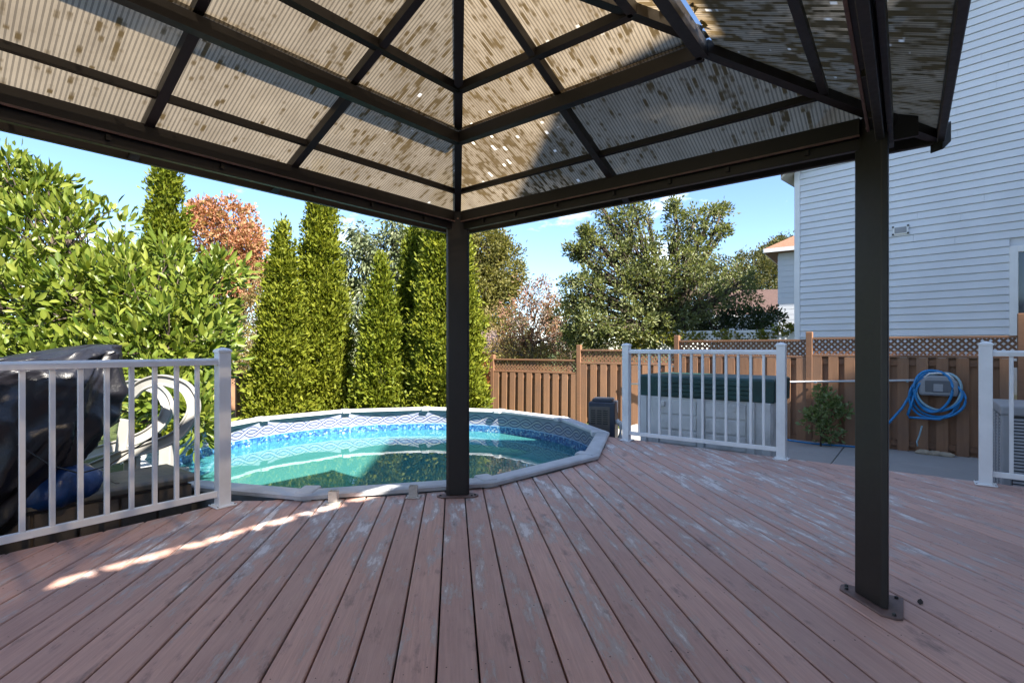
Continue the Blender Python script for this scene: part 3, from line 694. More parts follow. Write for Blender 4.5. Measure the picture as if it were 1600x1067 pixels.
for z, s in ((0.04, 0.15), (-0.22, 0.05)):
    MB().obox(Vector((-3.05 + s, 4.22, z)), (1, 0.1, 0), (-0.1, 1, 0), UP, 0.11, 0.24, 0.018).part("tread", M["resin"], lad, bevel=0.006)
for yy in (4.02, 4.42):
    MB().beam(Vector((-3.0, yy, GZ)), Vector((-2.98, yy, 0.30)), 0.06, 0.10, up=(1, 0, 0)).part("upright", M["resin"], lad, bevel=0.006)
MB().beam(at(186, 720, 4.06), at(196, 655, 4.06), 0.022, 0.085, up=(1, 0, 0)).part("brace", M["resin"], lad, bevel=0.005)

# brown storage box beyond the left railing
bd = RLD; bn = Vector((-0.80, 0.60, 0))
bq = Vector((-2.37, 3.79, 0))                                   # front right corner
sb = thing("storage_box", "brown plank-look resin storage box with taupe lid behind the left railing", "storage box", (bq.x, bq.y, GZ))
LB, DB = 1.75, 0.50
cB = bq + bd * LB / 2 + bn * DB / 2
MB().obox(zz(cB, (GZ + 0.115) / 2), bd, bn, UP, LB / 2 - 0.02, DB / 2 - 0.02, (0.115 - GZ) / 2).part("body", M["boxbrown"], sb)
npl = 8
for i in range(npl):
    c = bq + bd * (LB * (i + 0.5) / npl) + bn * 0.010
    MB().obox(zz(c, (GZ + 0.10) / 2), bd, bn, UP, LB / npl / 2 - 0.008, 0.012, (0.10 - GZ) / 2 - 0.01).part("plank", M["boxbrown"], sb, bevel=0.004)
for j in range(3):
    c = bq + bd * 0.010 + bn * (DB * (j + 0.5) / 3)
    MB().obox(zz(c, (GZ + 0.10) / 2), bd, bn, UP, 0.012, DB / 6 - 0.006, (0.10 - GZ) / 2 - 0.01).part("plank", M["boxbrown"], sb, bevel=0.004)
lid = MB()
for r, z in ((0.030, 0.115), (0.034, 0.150), (0.018, 0.166), (-0.05, 0.178)):
    lid.v += [tuple(zz(cB, z) + bd * (LB / 2 + r) * i + bn * (DB / 2 + r) * j) for i, j in ((-1, -1), (1, -1), (1, 1), (-1, 1))]
lid.f = [(3, 2, 1, 0), (12, 13, 14, 15)] + [(4 * l + i, 4 * l + (i + 1) % 4, 4 * l + 4 + (i + 1) % 4, 4 * l + 4 + i) for l in range(3) for i in range(4)]
lo = lid.part("lid", M["boxlid"], sb, bevel=0.006, seg=2)
for f in (0.25, 0.5, 0.75):
    MB().obox(zz(bq + bd * LB * f + bn * DB / 2, 0.176), bd, bn, UP, 0.010, DB / 2 - 0.05, 0.006).part("lid_groove", M["boxbrown"], lo)

# tarp bundle on the box
tp = thing("tarp_bundle", "crumpled black tarp draped over a bulky item on the brown storage box", "tarp", (-2.9, 3.4, 0.18))
from mathutils import noise as mnoise
def blob(c, ax, ay, prof, amp, seed, pw=2.6, N=64, freq=3.2):
    m = MB(); ctr_ = Vector(c); off = Vector((seed * 7.3, seed * 3.1, seed * 1.7))
    for (z, sx, sy, ox) in prof:
        for i in range(N):
            a = 2 * math.pi * i / N; ca, sa = math.cos(a), math.sin(a)
            k = (abs(ca) ** pw + abs(sa) ** pw) ** (-1 / pw)
            q = Vector((ca * k * sx + ox, sa * k * sy, z))
            nv = Vector((q.x * freq + q.z * freq * 0.35, q.y * freq, q.z * freq * 0.42)) + off
            w = 1 - 2 * abs(mnoise.noise(nv + mnoise.noise_vector(nv * 0.7) * 0.8))            # sharp ridges, round hollows
            w2 = 1 - 2 * abs(mnoise.noise(nv * 2.3 + mnoise.noise_vector(nv * 1.5) * 0.6))
            d = amp * (w * 0.75 + w2 * 0.35 - 0.4)
            p = ctr_ + Vector(ax) * (q.x + ca * d) + Vector(ay) * (q.y + sa * d) + Vector((0, 0, z + amp * 0.5 * mnoise.noise(nv * 0.8)))
            m.v.append(tuple(p))
    n = len(prof)
    for j in range(n - 1):
        for i in range(N): m.f.append((j * N + i, j * N + (i + 1) % N, (j + 1) * N + (i + 1) % N, (j + 1) * N + i))
    m.f.append(tuple(range(N - 1, -1, -1))); m.f.append(tuple((n - 1) * N + i for i in range(N)))
    return m
tc = bq + bd * 1.02 + bn * 0.24
zs_ = np.linspace(-0.20, 1.10, 80)
prof = []
for z in zs_:
    f = (z + 0.20) / 1.30
    right = np.interp(z, [-0.20, 0.0, 0.18, 0.30, 0.50, 0.62, 0.85, 1.03, 1.10], [0.02, 0.16, 0.24, 0.34, 0.50, 0.62, 0.63, 0.63, 0.60])
    left = np.interp(z, [-0.20, 0.2, 0.6, 0.85, 1.00, 1.10], [0.85, 0.95, 0.92, 0.70, 0.10, -0.30])
    sx = (right + left) / 2; ox = (left - right) / 2
    sy = np.interp(z, [-0.20, 0.1, 0.5, 0.9, 1.05, 1.10], [0.26, 0.34, 0.34, 0.28, 0.20, 0.08])
    prof.append((z, max(sx, 0.04), sy, ox))
blob(zz(tc, 0), bd, bn, prof, 0.095, 5, 2.8, 200, 4.2).part("tarp_cover", M["tarp"], tp, smooth=True)
tb = tc - bd * 0.28 - bn * 0.20
blob(zz(tb, 0.22), bd, bn, [(z, s * 0.20, s * 0.13, -0.25 * z) for z, s in ((-0.13, 0.15), (-0.12, 0.6), (-0.09, 0.85), (-0.05, 0.98), (-0.02, 1.0), (0.02, 0.97), (0.06, 0.85), (0.09, 0.65), (0.11, 0.45), (0.12, 0.15))], 0.06, 9, 2.0, 60, 5.5).part("tarp_underside", M["tarpblue"], tp, smooth=True)
cord = [zz(tc - bn * 0.42 - bd * q * 0.14 - bd * 0.05, 0.55 - 0.16 * math.sin(q * 0.8) - 0.03 * q) for q in range(6)]
MB().tube(cord, 0.005, 5).part("tie_cord", M["bolt"], tp)

# ------------------------------------------------------------------ brown fence on the far right side, stepping up section by section
FA, FDIR = Vector((0.77, 12.30, 0)), Vector((1.2, -1.0, 0)).normalized()
FN = Vector((-FDIR.y, FDIR.x, 0)); FN = FN if FN.y < 0 else -FN     # towards the deck
def fpt(q):
    if q >= 2.10: return FA + Vector((1.2, -1.0, 0)) * q
    k = np.interp(q, [-1.06, 0.634, 2.10], [4.43, 2.126, 0.0])       # the far sections turn a little towards the sun
    return FA + Vector((1.2, -1.0, 0)) * 2.10 + Vector((-0.848, 0.53, 0)) * float(k)
def lattice(p0, e, n, L, z0, z1, step=0.085, w=0.030):
    m = MB(); hgt = z1 - z0
    for sgn, off in ((1, 0.004), (-1, -0.004)):
        x = -hgt
        while x < L:
            a, b = (x, x + hgt) if sgn > 0 else (x + hgt, x)
            za, zb = z0, z1; xa, xb = a, b
            def clip(xq, zq, xo, zo, lim):
                f = (lim - xo) / (xq - xo); return lim, zo + (zq - zo) * f
            pts = [(xa, za), (xb, zb)]
            if max(xa, xb) <= 0.02 or min(xa, xb) >= L - 0.02: x += step; continue
            for i in (0, 1):
                xo, zo = pts[1 - i]
                if pts[i][0] < 0: pts[i] = clip(*pts[i], xo, zo, 0.0)
                if pts[i][0] > L: pts[i] = clip(*pts[i], xo, zo, L)
            A = p0 + e * pts[0][0] + n * off; B = p0 + e * pts[1][0] + n * off
            A = Vector((A.x, A.y, pts[0][1])); B = Vector((B.x, B.y, pts[1][1]))
            if (A - B).length > 0.03: m.beam(A, B, 0.007, w, up=n.cross(B - A))
            x += step
    return m
def fence_section(q0, q1, zt, zb, label, lean=0.0, last=False, dense=True, tall=0.10):
    p0, p1 = fpt(q0), fpt(q1); e = (p1 - p0).normalized(); L = (p1 - p0).length; FN = Vector((e.y, -e.x, 0)); FN = FN if FN.y < 0 else -FN
    t = thing("wooden_fence", label, "fence", (p0.x, p0.y, zb), "brown lattice topped fence sections")
    ends = [p0] + ([p1] if last else [])
    for p in ends:
        po = MB().obox(zz(p, (zb + zt + tall) / 2), e, FN, UP, 0.048, 0.048, (zt + tall - zb) / 2).part("post", M["cedar2"], t, bevel=0.005)
    a = p0 + e * 0.05; Li = L - 0.10
    zl = zt - 0.30
    MB().beam(zz(a, zt - 0.018), zz(a + e * Li, zt - 0.018), 0.070, 0.034).part("cap_rail", M["cedar2"], t, bevel=0.003)
    MB().beam(zz(a, zl), zz(a + e * Li, zl), 0.080, 0.036).part("lattice_rail", M["cedar2"], t, bevel=0.003)
    for z in (zl - 0.10, zb + 0.14):
        MB().beam(zz(a, z), zz(a + e * Li, z), 0.038, 0.088).part("back_rail", M["cedar2"], t)
    lt = lattice(a, e, FN, Li, zl + 0.02, zt - 0.035, 0.088).part("lattice", M["cedar2"], t); lt["kind"] = "stuff"
    x = 0.05; i = 0
    while x + 0.05 < Li:
        c = a + e * (x + 0.02) + FN * 0.032
        tl = random.uniform(-0.004, 0.004) + lean
        m = MB().obox(Vector((c.x, c.y, (zb + zl - 0.02) / 2)), e, FN, UP + e * tl, 0.070, 0.0085, (zl - 0.02 - zb) / 2 - random.uniform(0, 0.008))
        m.part("board", M["cedar"], t)
        c = a + e * (x + 0.135) - FN * 0.030
        if x + 0.19 < Li: MB().obox(Vector((c.x, c.y, (zb + zl - 0.02) / 2)), e, FN, UP, 0.070, 0.0085, (zl - 0.02 - zb) / 2).part("board", M["cedar"], t)
        x += 0.230
def zpx(v, q): return H + (VH - v) / F * fpt(q).y
fence_section(-1.06, 0.634, zpx(561, -0.2), GZ - 0.15, "sunlit brown wooden fence section with lattice top right of the evergreens", 0.010)
fence_section(0.634, 2.10, zpx(546, 1.4), GZ - 0.12, "brown wooden fence section with lattice top behind the dark pool heater", 0.006)
fence_section(2.10, 3.58, zpx(531, 2.9), GZ - 0.08, "brown wooden fence section with lattice top behind the green lidded bin")
fence_section(3.58, 5.23, zpx(526, 4.4), GZ - 0.02, "brown wooden fence section with lattice top holding the coiled blue hose", last=False)
fence_section(5.23, 6.6, zpx(500, 5.4), GZ - 0.02, "taller brown wooden fence section at the right edge of the photo", last=True)
# back fence seen between the big bush and the evergreens
p0 = at(335, 600, 11.2); p1 = at(405, 600, 11.6)
for (ua, ub, d, vt, lab) in ((372, 470, 11.0, 586, "brown wooden fence piece left of the evergreens"), (250, 371, 12.2, 592, "brown wooden fence piece behind the leafy bush")):
    a = at(ua, vt, d); b = at(ub, vt, d + 0.9); zt = a.z; e = (zz(b, 0) - zz(a, 0)).normalized(); n = Vector((e.y, -e.x, 0)); L = (zz(b, 0) - zz(a, 0)).length
    t = thing("wooden_fence", lab, "fence", (a.x, a.y, GZ), "brown lattice topped fence sections")
    MB().obox(zz(a, (GZ + zt + 0.05) / 2), e, n, UP, 0.048, 0.048, (zt + 0.05 - GZ) / 2).part("post", M["cedar2"], t)
    MB().beam(zz(a, zt), zz(b, zt), 0.07, 0.034).part("cap_rail", M["cedar2"], t)
    MB().beam(zz(a, zt - 0.22), zz(b, zt - 0.22), 0.08, 0.036).part("lattice_rail", M["cedar2"], t)
    lt = lattice(zz(a, 0), e, n, L, zt - 0.20, zt - 0.02).part("lattice", M["cedar2"], t); lt["kind"] = "stuff"
    x = 0.12
    while x < L:
        c = a + e * x + n * 0.03; MB().obox(zz(c, (GZ + zt - 0.24) / 2), e, n, UP, 0.062, 0.009, (zt - 0.24 - GZ) / 2).part("board", M["cedar"], t)
        c = a + e * (x + 0.10) - n * 0.03; MB().obox(zz(c, (GZ + zt - 0.24) / 2), e, n, UP, 0.062, 0.009, (zt - 0.24 - GZ) / 2).part("board", M["cedar"], t)
        x += 0.20

# ------------------------------------------------------------------ houses
WA = Vector((5.75, 10.40, 0)); WD = Vector((0.678, -0.7355, 0)).normalized(); WN = Vector((-WD.y, WD.x, 0)); WN = WN if WN.y < 0 else -WN
hs = thing("house", "large neighbouring house with pale lap siding rising behind the fence on the right", "house", (WA.x, WA.y, GZ))
ZEV, WL, SL = 4.66, 10.0, 1.0
core = MB(); poly = [(0.02, GZ), (WL - 0.02, GZ), (WL - 0.02, ZEV), (WL / 2, ZEV + SL * WL / 2 - 0.05), (0.02, ZEV)]
core.v = [tuple(zz(WA + WD * s - WN * 0.02, z)) for s, z in poly] + [tuple(zz(WA + WD * s - WN * 8.0, z)) for s, z in poly]
n = 5; core.f = [tuple(range(n)), tuple(range(2 * n - 1, n - 1, -1))] + [(i, n + i, n + (i + 1) % n, (i + 1) % n) for i in range(n)]
core.part("wall", M["siding"], hs)
WIN = (3.13, 4.75, 0.35, 2.69); EX = 0.127
def siding_piece(s0, s1, z):
    m = MB(); pf = [(-0.018, z - 0.001), (0.024, z), (0.024, z + 0.010), (0.006, z + EX - 0.006), (-0.018, z + EX - 0.006)]
    m.v = [tuple(zz(WA + WD * s + WN * o, h)) for s in (s0, s1) for o, h in pf]
    m.f = [(0, 1, 6, 5), (1, 2, 7, 6), (2, 3, 8, 7), (3, 4, 9, 8), (4, 3, 2, 1, 0), (5, 6, 7, 8, 9)]
    m.part("siding_board", M["siding"], hs)
z = GZ + 0.15
while z < 8.6:
    s0 = 0.10; s1 = WL - 0.1
    if z > ZEV - 0.1: s0 = max(0.10, (z + EX - ZEV) / SL + 0.05); s1 = WL - s0
    if s1 - s0 > 0.3:
        if z + EX > WIN[2] - 0.1 and z < WIN[3] + 0.1:
            siding_piece(s0, WIN[0] - 0.001, z); siding_piece(WIN[1] + 0.001, s1, z)
        else:
            cj = s0 + (s1 - s0) * random.uniform(0.12, 0.5)
            siding_piece(s0, cj - 0.001, z); siding_piece(cj + 0.001, s1, z)
    z += EX
for s in (0.045, WL - 0.045):
    MB().obox(zz(WA + WD * s + WN * 0.012, (GZ + ZEV) / 2), WD, WN, UP, 0.052, 0.016, (ZEV - GZ) / 2).part("corner_trim", M["trim"], hs, bevel=0.003)
w = MB().obox(zz(WA + WD * (WIN[0] + WIN[1]) / 2 + WN * 0.004, (WIN[2] + WIN[3]) / 2), WD, WN, UP, (WIN[1] - WIN[0]) / 2 - 0.09, 0.006, (WIN[3] - WIN[2]) / 2 - 0.09).part("window", M["glass_dark"], hs)
for a, b, c, d in ((WIN[0], WIN[0] + 0.10, WIN[2], WIN[3]), (WIN[1] - 0.10, WIN[1], WIN[2], WIN[3]), (WIN[0] + 0.10, WIN[1] - 0.10, WIN[3] - 0.10, WIN[3]), (WIN[0] + 0.10, WIN[1] - 0.10, WIN[2], WIN[2] + 0.10), ((WIN[0] + WIN[1]) / 2 - 0.03, (WIN[0] + WIN[1]) / 2 + 0.03, WIN[2] + 0.1, WIN[3] - 0.1)):
    MB().obox(zz(WA + WD * (a + b) / 2 + WN * 0.022, (c + d) / 2), WD, WN, UP, (b - a) / 2, 0.020, (d - c) / 2).part("window_frame", M["trim"], w, bevel=0.003)
for sgn in (0, 1):
    def rpnt(f, out, lift, dep): 
        s = (-0.16 if sgn == 0 else WL + 0.16); sm = WL / 2; ss = s + (sm - s) * f; zz_ = ZEV + SL * (WL / 2) - SL * abs(ss - sm)
        return zz(WA + WD * ss + WN * (0.32 if dep == 0 else -8.3), zz_ + lift)
    m = MB(); m.v = [tuple(rpnt(f, 0, l, dp)) for l in (0.02, 0.22) for f, dp in ((0, 0), (1, 0), (1, 1), (0, 1))]
    m.f = [(0, 1, 2, 3), (7, 6, 5, 4), (0, 4, 5, 1), (1, 5, 6, 2), (2, 6, 7, 3), (3, 7, 4, 0)]
    m.part("roof", M["shingle_red"], hs)
    m = MB(); m.v = [tuple(rpnt(f, 0, l, dp)) for l in (-0.03, 0.017) for f, dp in ((0, 0), (0.995, 0), (0.995, 1), (0, 1))]
    m.f = [(0, 1, 2, 3), (7, 6, 5, 4), (0, 4, 5, 1), (1, 5, 6, 2), (2, 6, 7, 3), (3, 7, 4, 0)]
    m.part("soffit", M["soffit"], hs)
fx = thing("wall_plate", "small pale mounting plate with four dark corners on the house siding", "plate", tuple(zz(WA + WD * 1.74 + WN * 0.02, 3.10)))
fc = zz(WA + WD * 1.74 + WN * 0.03, 3.18)
MB().obox(fc, WD, WN, UP, 0.115, 0.014, 0.075).part("plate", M["trim"], fx, bevel=0.004)
MB().obox(fc + WN * 0.016, WD, WN, UP, 0.085, 0.006, 0.052).part("cover", M["caddy"], fx, bevel=0.004)
for i in (-1, 1):
    for j in (-1, 1): MB().obox(fc + WD * 0.108 * i + UP * 0.066 * j + WN * 0.012, WD, WN, UP, 0.014, 0.010, 0.014).part("clip", M["bolt"], fx)

def far_house(name, label, u0, u1, vw, d, depth, roofmat, wallmat, overhang=0.5, rise=1.6, hipped=True, yaw=0.0, skylight=False):
    a = at(u0, vw, d); b = at(u1, vw, d); zt = a.z; ex = Vector((math.cos(yaw), math.sin(yaw), 0)); ey = Vector((-math.sin(yaw), math.cos(yaw), 0)); W = b.x - a.x
    t = thing(name, label, "house", (a.x, a.y, GZ))
    o = zz(a, 0)
    MB().prism([o, o + ex * W, o + ex * W + ey * depth, o + ey * depth], GZ, zt).part("wall", wallmat, t)
    nz = int((zt - GZ) / 0.2)
    for i in range(nz):
        MB().obox(zz(o + ex * W / 2 - ey * 0.008, GZ + 0.2 * i + 0.1), ex, ey, UP, W / 2, 0.008, 0.092).part("siding_board", wallmat, t)
        MB().obox(zz(o + ey * depth / 2 - ex * 0.008, GZ + 0.2 * i + 0.1), ey, ex, UP, depth / 2, 0.008, 0.092).part("siding_board", wallmat, t)
    c = [zz(o - ex * overhang - ey * overhang, zt), zz(o + ex * (W + overhang) - ey * overhang, zt), zz(o + ex * (W + overhang) + ey * (depth + overhang), zt), zz(o - ex * overhang + ey * (depth + overhang), zt)]
    hx = (depth / 2 + overhang) if hipped else 0.0
    r0 = zz(o + ex * (hx - overhang) + ey * depth / 2, zt + rise); r1 = zz(o + ex * (W + overhang - hx) + ey * depth / 2, zt + rise)
    up = Vector((0, 0, 0.14))
    m = MB(); m.v = [tuple(p) for p in c] + [tuple(p + up) for p in c] + [tuple(r0 + up), tuple(r1 + up)]
    m.f = [(3, 2, 1, 0), (4, 5, 9, 8), (5, 6, 9), (6, 7, 8, 9), (7, 4, 8)]
    rf = m.part("roof", roofmat, t)
    for i in range(4):
        MB().beam(c[i] + Vector((0, 0, 0.07)), c[(i + 1) % 4] + Vector((0, 0, 0.07)), 0.06, 0.139).part("gutter", M["trim"], rf)
    if skylight:
        f = 0.55; p = (c[0] + up).lerp(r0 + up, f).lerp((c[1] + up).lerp(r1 + up, f), 0.62)
        nrm_ = (c[1] - c[0]).cross(r0 - c[0]).normalized()
        MB().obox(p + nrm_ * 0.05, ex, nrm_.cross(ex), nrm_, 0.45, 0.35, 0.06).part("skylight", M["trim"], rf)
    return t
far_house("house", "distant pale sided house with reddish shingled roof beside the large house corner", 1216, 1420, 396, 19.0, 7.0, M["shingle_red"], M["siding"], 0.42, 2.4, True, -0.62)
far_house("house", "distant house with brown shingled roof and skylight behind the dark shrubs", 1128, 1330, 497, 27.0, 9.0, M["shingle_brown"], M["siding"], 0.4, 1.75, False, -0.30, True)
far_house("house", "white house glimpsed through the leaves of the big green bush", 60, 260, 450, 24.0, 7.0, M["shingle_grey"], M["trim"], 0.4, 1.6)
sh = thing("garden_shed", "small orange-red shed with brown metal roof beyond the fence", "shed", tuple(at(752, 600, 17.0))[:2] + (GZ,))
a = at(700, 548, 17.0); o = zz(a, 0); W = at(772, 548, 17).x - a.x; zt = a.z
MB().prism([o, o + Vector((W, 0, 0)), o + Vector((W, 1.8, 0)), o + Vector((0, 1.8, 0))], GZ, zt).part("wall", M["red"], sh)
for i in range(12): MB().obox(zz(o + Vector((W * (i + 0.5) / 12, -0.012, 0)), (GZ + zt) / 2), (1, 0, 0), (0, 1, 0), UP, W / 26, 0.012, (zt - GZ) / 2).part("board", M["red"], sh)
rz = at(760, 516, 17.9).z
m = MB(); m.v = [tuple(zz(o + Vector((-0.2, -0.25, 0)), zt - 0.05)), tuple(zz(o + Vector((W + 0.2, -0.25, 0)), zt - 0.05)), tuple(zz(o + Vector((W + 0.02, 0.9, 0)), rz)), tuple(zz(o + Vector((-0.2, 0.9, 0)), rz)), tuple(zz(o + Vector((W + 0.2, 2.05, 0)), zt - 0.05)), tuple(zz(o + Vector((-0.2, 2.05, 0)), zt - 0.05))]
m.f = [(0, 1, 2, 3), (3, 2, 4, 5), (0, 3, 5), (1, 4, 2), (0, 5, 4, 1)]
rf = m.part("roof", M["roofmetal"], sh)
for i in range(13):
    f = i / 12; p = Vector(m.v[0]).lerp(Vector(m.v[1]), f); q = Vector(m.v[3]).lerp(Vector(m.v[2]), f); MB().beam(p + Vector((0, -0.01, 0.015)), q + Vector((0, -0.01, 0.015)), 0.03, 0.03).part("roof_rib", M["roofmetal"], rf)

# the house the deck belongs to, behind the camera: its eave and gable shade the deck
oh = thing("house", "the home behind the deck whose eave and gable shade the boards and gazebo roof", "house", tuple(zz(C_ + E1 * 5.2, GZ)))
def hp(a, b, z): p = C_ + E1 * a + E2 * b; return Vector((p.x, p.y, z))
m = MB(); m.v = [tuple(hp(a, b, z)) for z in (GZ, 4.85) for a, b in ((5.2, -9), (5.2, 6.05), (13, 6.05), (13, -9))]
m.f = [(0, 1, 2, 3), (7, 6, 5, 4), (0, 4, 5, 1), (1, 5, 6, 2), (2, 6, 7, 3), (3, 7, 4, 0)]; m.part("wall", M["siding"], oh)
m = MB(); m.v = [tuple(hp(a, b, z)) for a, b, z in ((4.8, -9.3, 4.86), (4.8, 6.15, 4.86), (9.1, 6.15, 7.4), (9.1, -9.3, 7.4), (13.4, 6.15, 4.86), (13.4, -9.3, 4.86), (4.8, -9.3, 4.93), (4.8, 6.15, 4.93), (9.1, 6.15, 7.5), (9.1, -9.3, 7.5), (13.4, 6.15, 4.93), (13.4, -9.3, 4.93))]
m.f = [(0, 1, 2, 3), (3, 2, 4, 5), (6, 9, 8, 7), (9, 11, 10, 8), (0, 6, 7, 1), (4, 10, 11, 5), (0, 3, 9, 6), (3, 5, 11, 9), (1, 7, 8, 2), (2, 8, 10, 4)]; m.part("roof", M["shingle_red"], oh)
gp = [(-1.1, GZ), (3.0, GZ), (3.0, 5.8), (0.95, 8.1), (-1.1, 5.8)]
m = MB(); m.v = [tuple(hp(4.8, b, z)) for b, z in gp] + [tuple(hp(9.0, b, z)) for b, z in gp]
m.f = [tuple(range(5)), (9, 8, 7, 6, 5)] + [(i, 5 + i, 5 + (i + 1) % 5, (i + 1) % 5) for i in range(5)]; m.part("gable_wing", M["siding"], oh)
for b0, b1, z0, z1 in ((-0.6, 0.6, 0.1, 2.2), (1.2, 2.5, 1.0, 2.2), (0.2, 1.7, 3.6, 4.9)):
    m = MB(); m.v = [tuple(hp(a, b, z)) for a in (4.76, 4.795) for b, z in ((b0, z0), (b1, z0), (b1, z1), (b0, z1))]
    m.f = [(0, 1, 2, 3), (7, 6, 5, 4), (0, 4, 5, 1), (1, 5, 6, 2), (2, 6, 7, 3), (3, 7, 4, 0)]; m.part("window", M["glass_dark"], oh)

# white lattice screen with vine behind the brown fence
ws = thing("lattice_screen", "white lattice screen overgrown with yellowing vine behind the brown fence", "lattice screen", tuple(zz(at(1040, 560, 12.4), GZ)))
a = at(985, 522, 13.2); b = at(1237, 518, 11.2); a.z = b.z = (a.z + b.z) / 2 + 0.02; e = (b - a).normalized(); n = Vector((e.y, -e.x, 0)); L = (b - a).length
MB().beam(a, b, 0.06, 0.06).part("cap_rail", M["trim"], ws)
for i in range(4):
    p = a + (b - a) * i / 3; MB().obox(zz(p, (GZ + a.z) / 2 + 0.04), e, n, UP, 0.05, 0.05, (a.z - GZ) / 2 + 0.03).part("post", M["trim"], ws)
lt = lattice(zz(a, 0), e, n, L, a.z - 0.75, a.z - 0.03, 0.11, 0.04).part("lattice", M["trim"], ws); lt["kind"] = "stuff"
MB().beam(zz(a, (GZ + a.z - 0.75) / 2), zz(b, (GZ + a.z - 0.75) / 2), 0.03, a.z - 0.75 - GZ).part("panel", M["trim"], ws)

# ------------------------------------------------------------------ things on the right: bin, heater, hose, pole, air conditioner
ba, bb = Vector((1.66, 6.62, 0)), Vector((2.86, 5.62, 0)); be = (bb - ba).normalized(); bnn = Vector((-be.y, be.x, 0)); bnn = bnn if bnn.y > 0 else -bnn
BL = (bb - ba).length; BD = 0.72; bc = (ba + bb) / 2 + bnn * BD / 2
bt = thing("storage_bin", "large grey resin storage bin with dark green lid behind the white railing", "storage bin", (bc.x, bc.y, GZ))
MB().obox(zz(bc, (GZ + 0.50) / 2), be, bnn, UP, BL / 2, BD / 2, (0.50 - GZ) / 2 - 0.008).part("body", M["bingrey"], bt, bevel=0.01)
for f in (0.035, 0.14, 0.50, 0.86, 0.965):
    MB().obox(zz(ba + be * BL * f - bnn * 0.014, (GZ + 0.50) / 2), be, bnn, UP, 0.042, 0.018, (0.49 - GZ) / 2 - 0.01).part("rib", M["bingrey"], bt, bevel=0.006)
for i in range(5):
    zc = GZ + 0.12 + 0.185 * i
    for f0, f1 in ((0.175, 0.465), (0.535, 0.825)):
        MB().obox(zz(ba + be * BL * (f0 + f1) / 2 - bnn * 0.006, zc), be, bnn, UP, BL * (f1 - f0) / 2, 0.010, 0.080).part("panel", M["bingrey"], bt, bevel=0.005)
for f in (0.20, 0.76):
    MB().obox(zz(ba + be * BL * f - bnn * 0.03, 0.40), be, bnn, UP, 0.030, 0.020, 0.032).part("latch", M["bingrey"], bt, bevel=0.006)
lid = MB()
for r, z, sh_ in ((0.020, 0.485, 0), (0.026, 0.73, 0), (0.005, 0.750, 0), (-0.06, 0.757, 0)):
    lid.v += [tuple(zz(bc, z) + be * (BL / 2 + r) * i + bnn * (BD / 2 + r) * j) for i, j in ((-1, -1), (1, -1), (1, 1), (-1, 1))]
lid.f = [(3, 2, 1, 0), (12, 13, 14, 15)] + [(4 * l + i, 4 * l + (i + 1) % 4, 4 * l + 4 + (i + 1) % 4, 4 * l + 4 + i) for l in range(3) for i in range(4)]
lo = lid.part("lid", M["bingreen"], bt, bevel=0.008)
for i in range(4):
    MB().obox(zz(ba + be * BL / 2 - bnn * 0.030, 0.53 + 0.05 * i), be, bnn, UP, BL * 0.36, 0.010, 0.020).part("lid_ridge", M["bingreen"], lo, bevel=0.004)

hc = zz(at(943, 600, 7.35), 0); ha = Vector((0.95, -0.31, 0)).normalized(); hb = Vector((0.31, 0.95, 0)).normalized()
ht_ = thing("pool_heater", "dark slate pool heater box with vent slots beside the pool", "pool heater", (hc.x, hc.y, GZ))
MB().obox(zz(hc, (GZ + 0.33) / 2), ha, hb, UP, 0.185, 0.20, (0.33 - GZ) / 2).part("body", M["heater"], ht_, bevel=0.012)
MB().obox(zz(hc - hb * 0.202 - ha * 0.03, (GZ + 0.28) / 2), ha, hb, UP, 0.145, 0.004, (0.26 - GZ) / 2).part("front_panel", M["heaterlight"], ht_, bevel=0.004)
MB().obox(zz(hc, 0.352), ha, hb, UP, 0.14, 0.15, 0.022).part("cap", M["heater"], ht_, bevel=0.008)
for j in range(7):
    for i in (-1, 0, 1):
        MB().obox(zz(hc - hb * 0.2075 + ha * (0.085 * i - 0.03), 0.215 - 0.030 * j), ha, hb, UP, 0.032, 0.003, 0.007).part("vent_slot", M["bolt"], ht_)
pq = zz(hc - hb * 0.10 + ha * 0.215, 0)
MB().tube([zz(hc - hb * 0.1 + ha * 0.17, 0.05), zz(pq - ha * 0.005, 0.055), zz(pq + ha * 0.03, 0.045), zz(pq + ha * 0.042, 0.0), zz(pq + ha * 0.03, -0.15), zz(pq + ha * 0.005, GZ)], 0.030, 10).part("pipe", M["pvc"], ht_, smooth=True)
MB().tube([zz(pq - ha * 0.01, 0.053), zz(pq + ha * 0.015, 0.052)], 0.043, 12).part("pipe_collar", M["pvc"], ht_, smooth=False)

qa = fpt(1.35) + FN * 0.075; qb = fpt(4.52) + FN * 0.075
po = thing("vacuum_pole", "long white pool vacuum pole hung level along the brown fence", "pole", tuple(zz((qa + qb) / 2, 0.4)))
za, zb_ = H + (VH - 600) / F * qa.y, H + (VH - 594) / F * qb.y
MB().tube([zz(qa, za), zz(qb, zb_)], 0.017, 10).part("tube", M["pvc"], po, smooth=True)
for f in (0.12, 0.45, 0.72, 0.97):
    p = zz(qa, za).lerp(zz(qb, zb_), f); MB().obox(p - FN * 0.015 - UP * 0.012, FDIR, FN, UP, 0.014, 0.035, 0.012).part("hook", M["hosepale"], po)

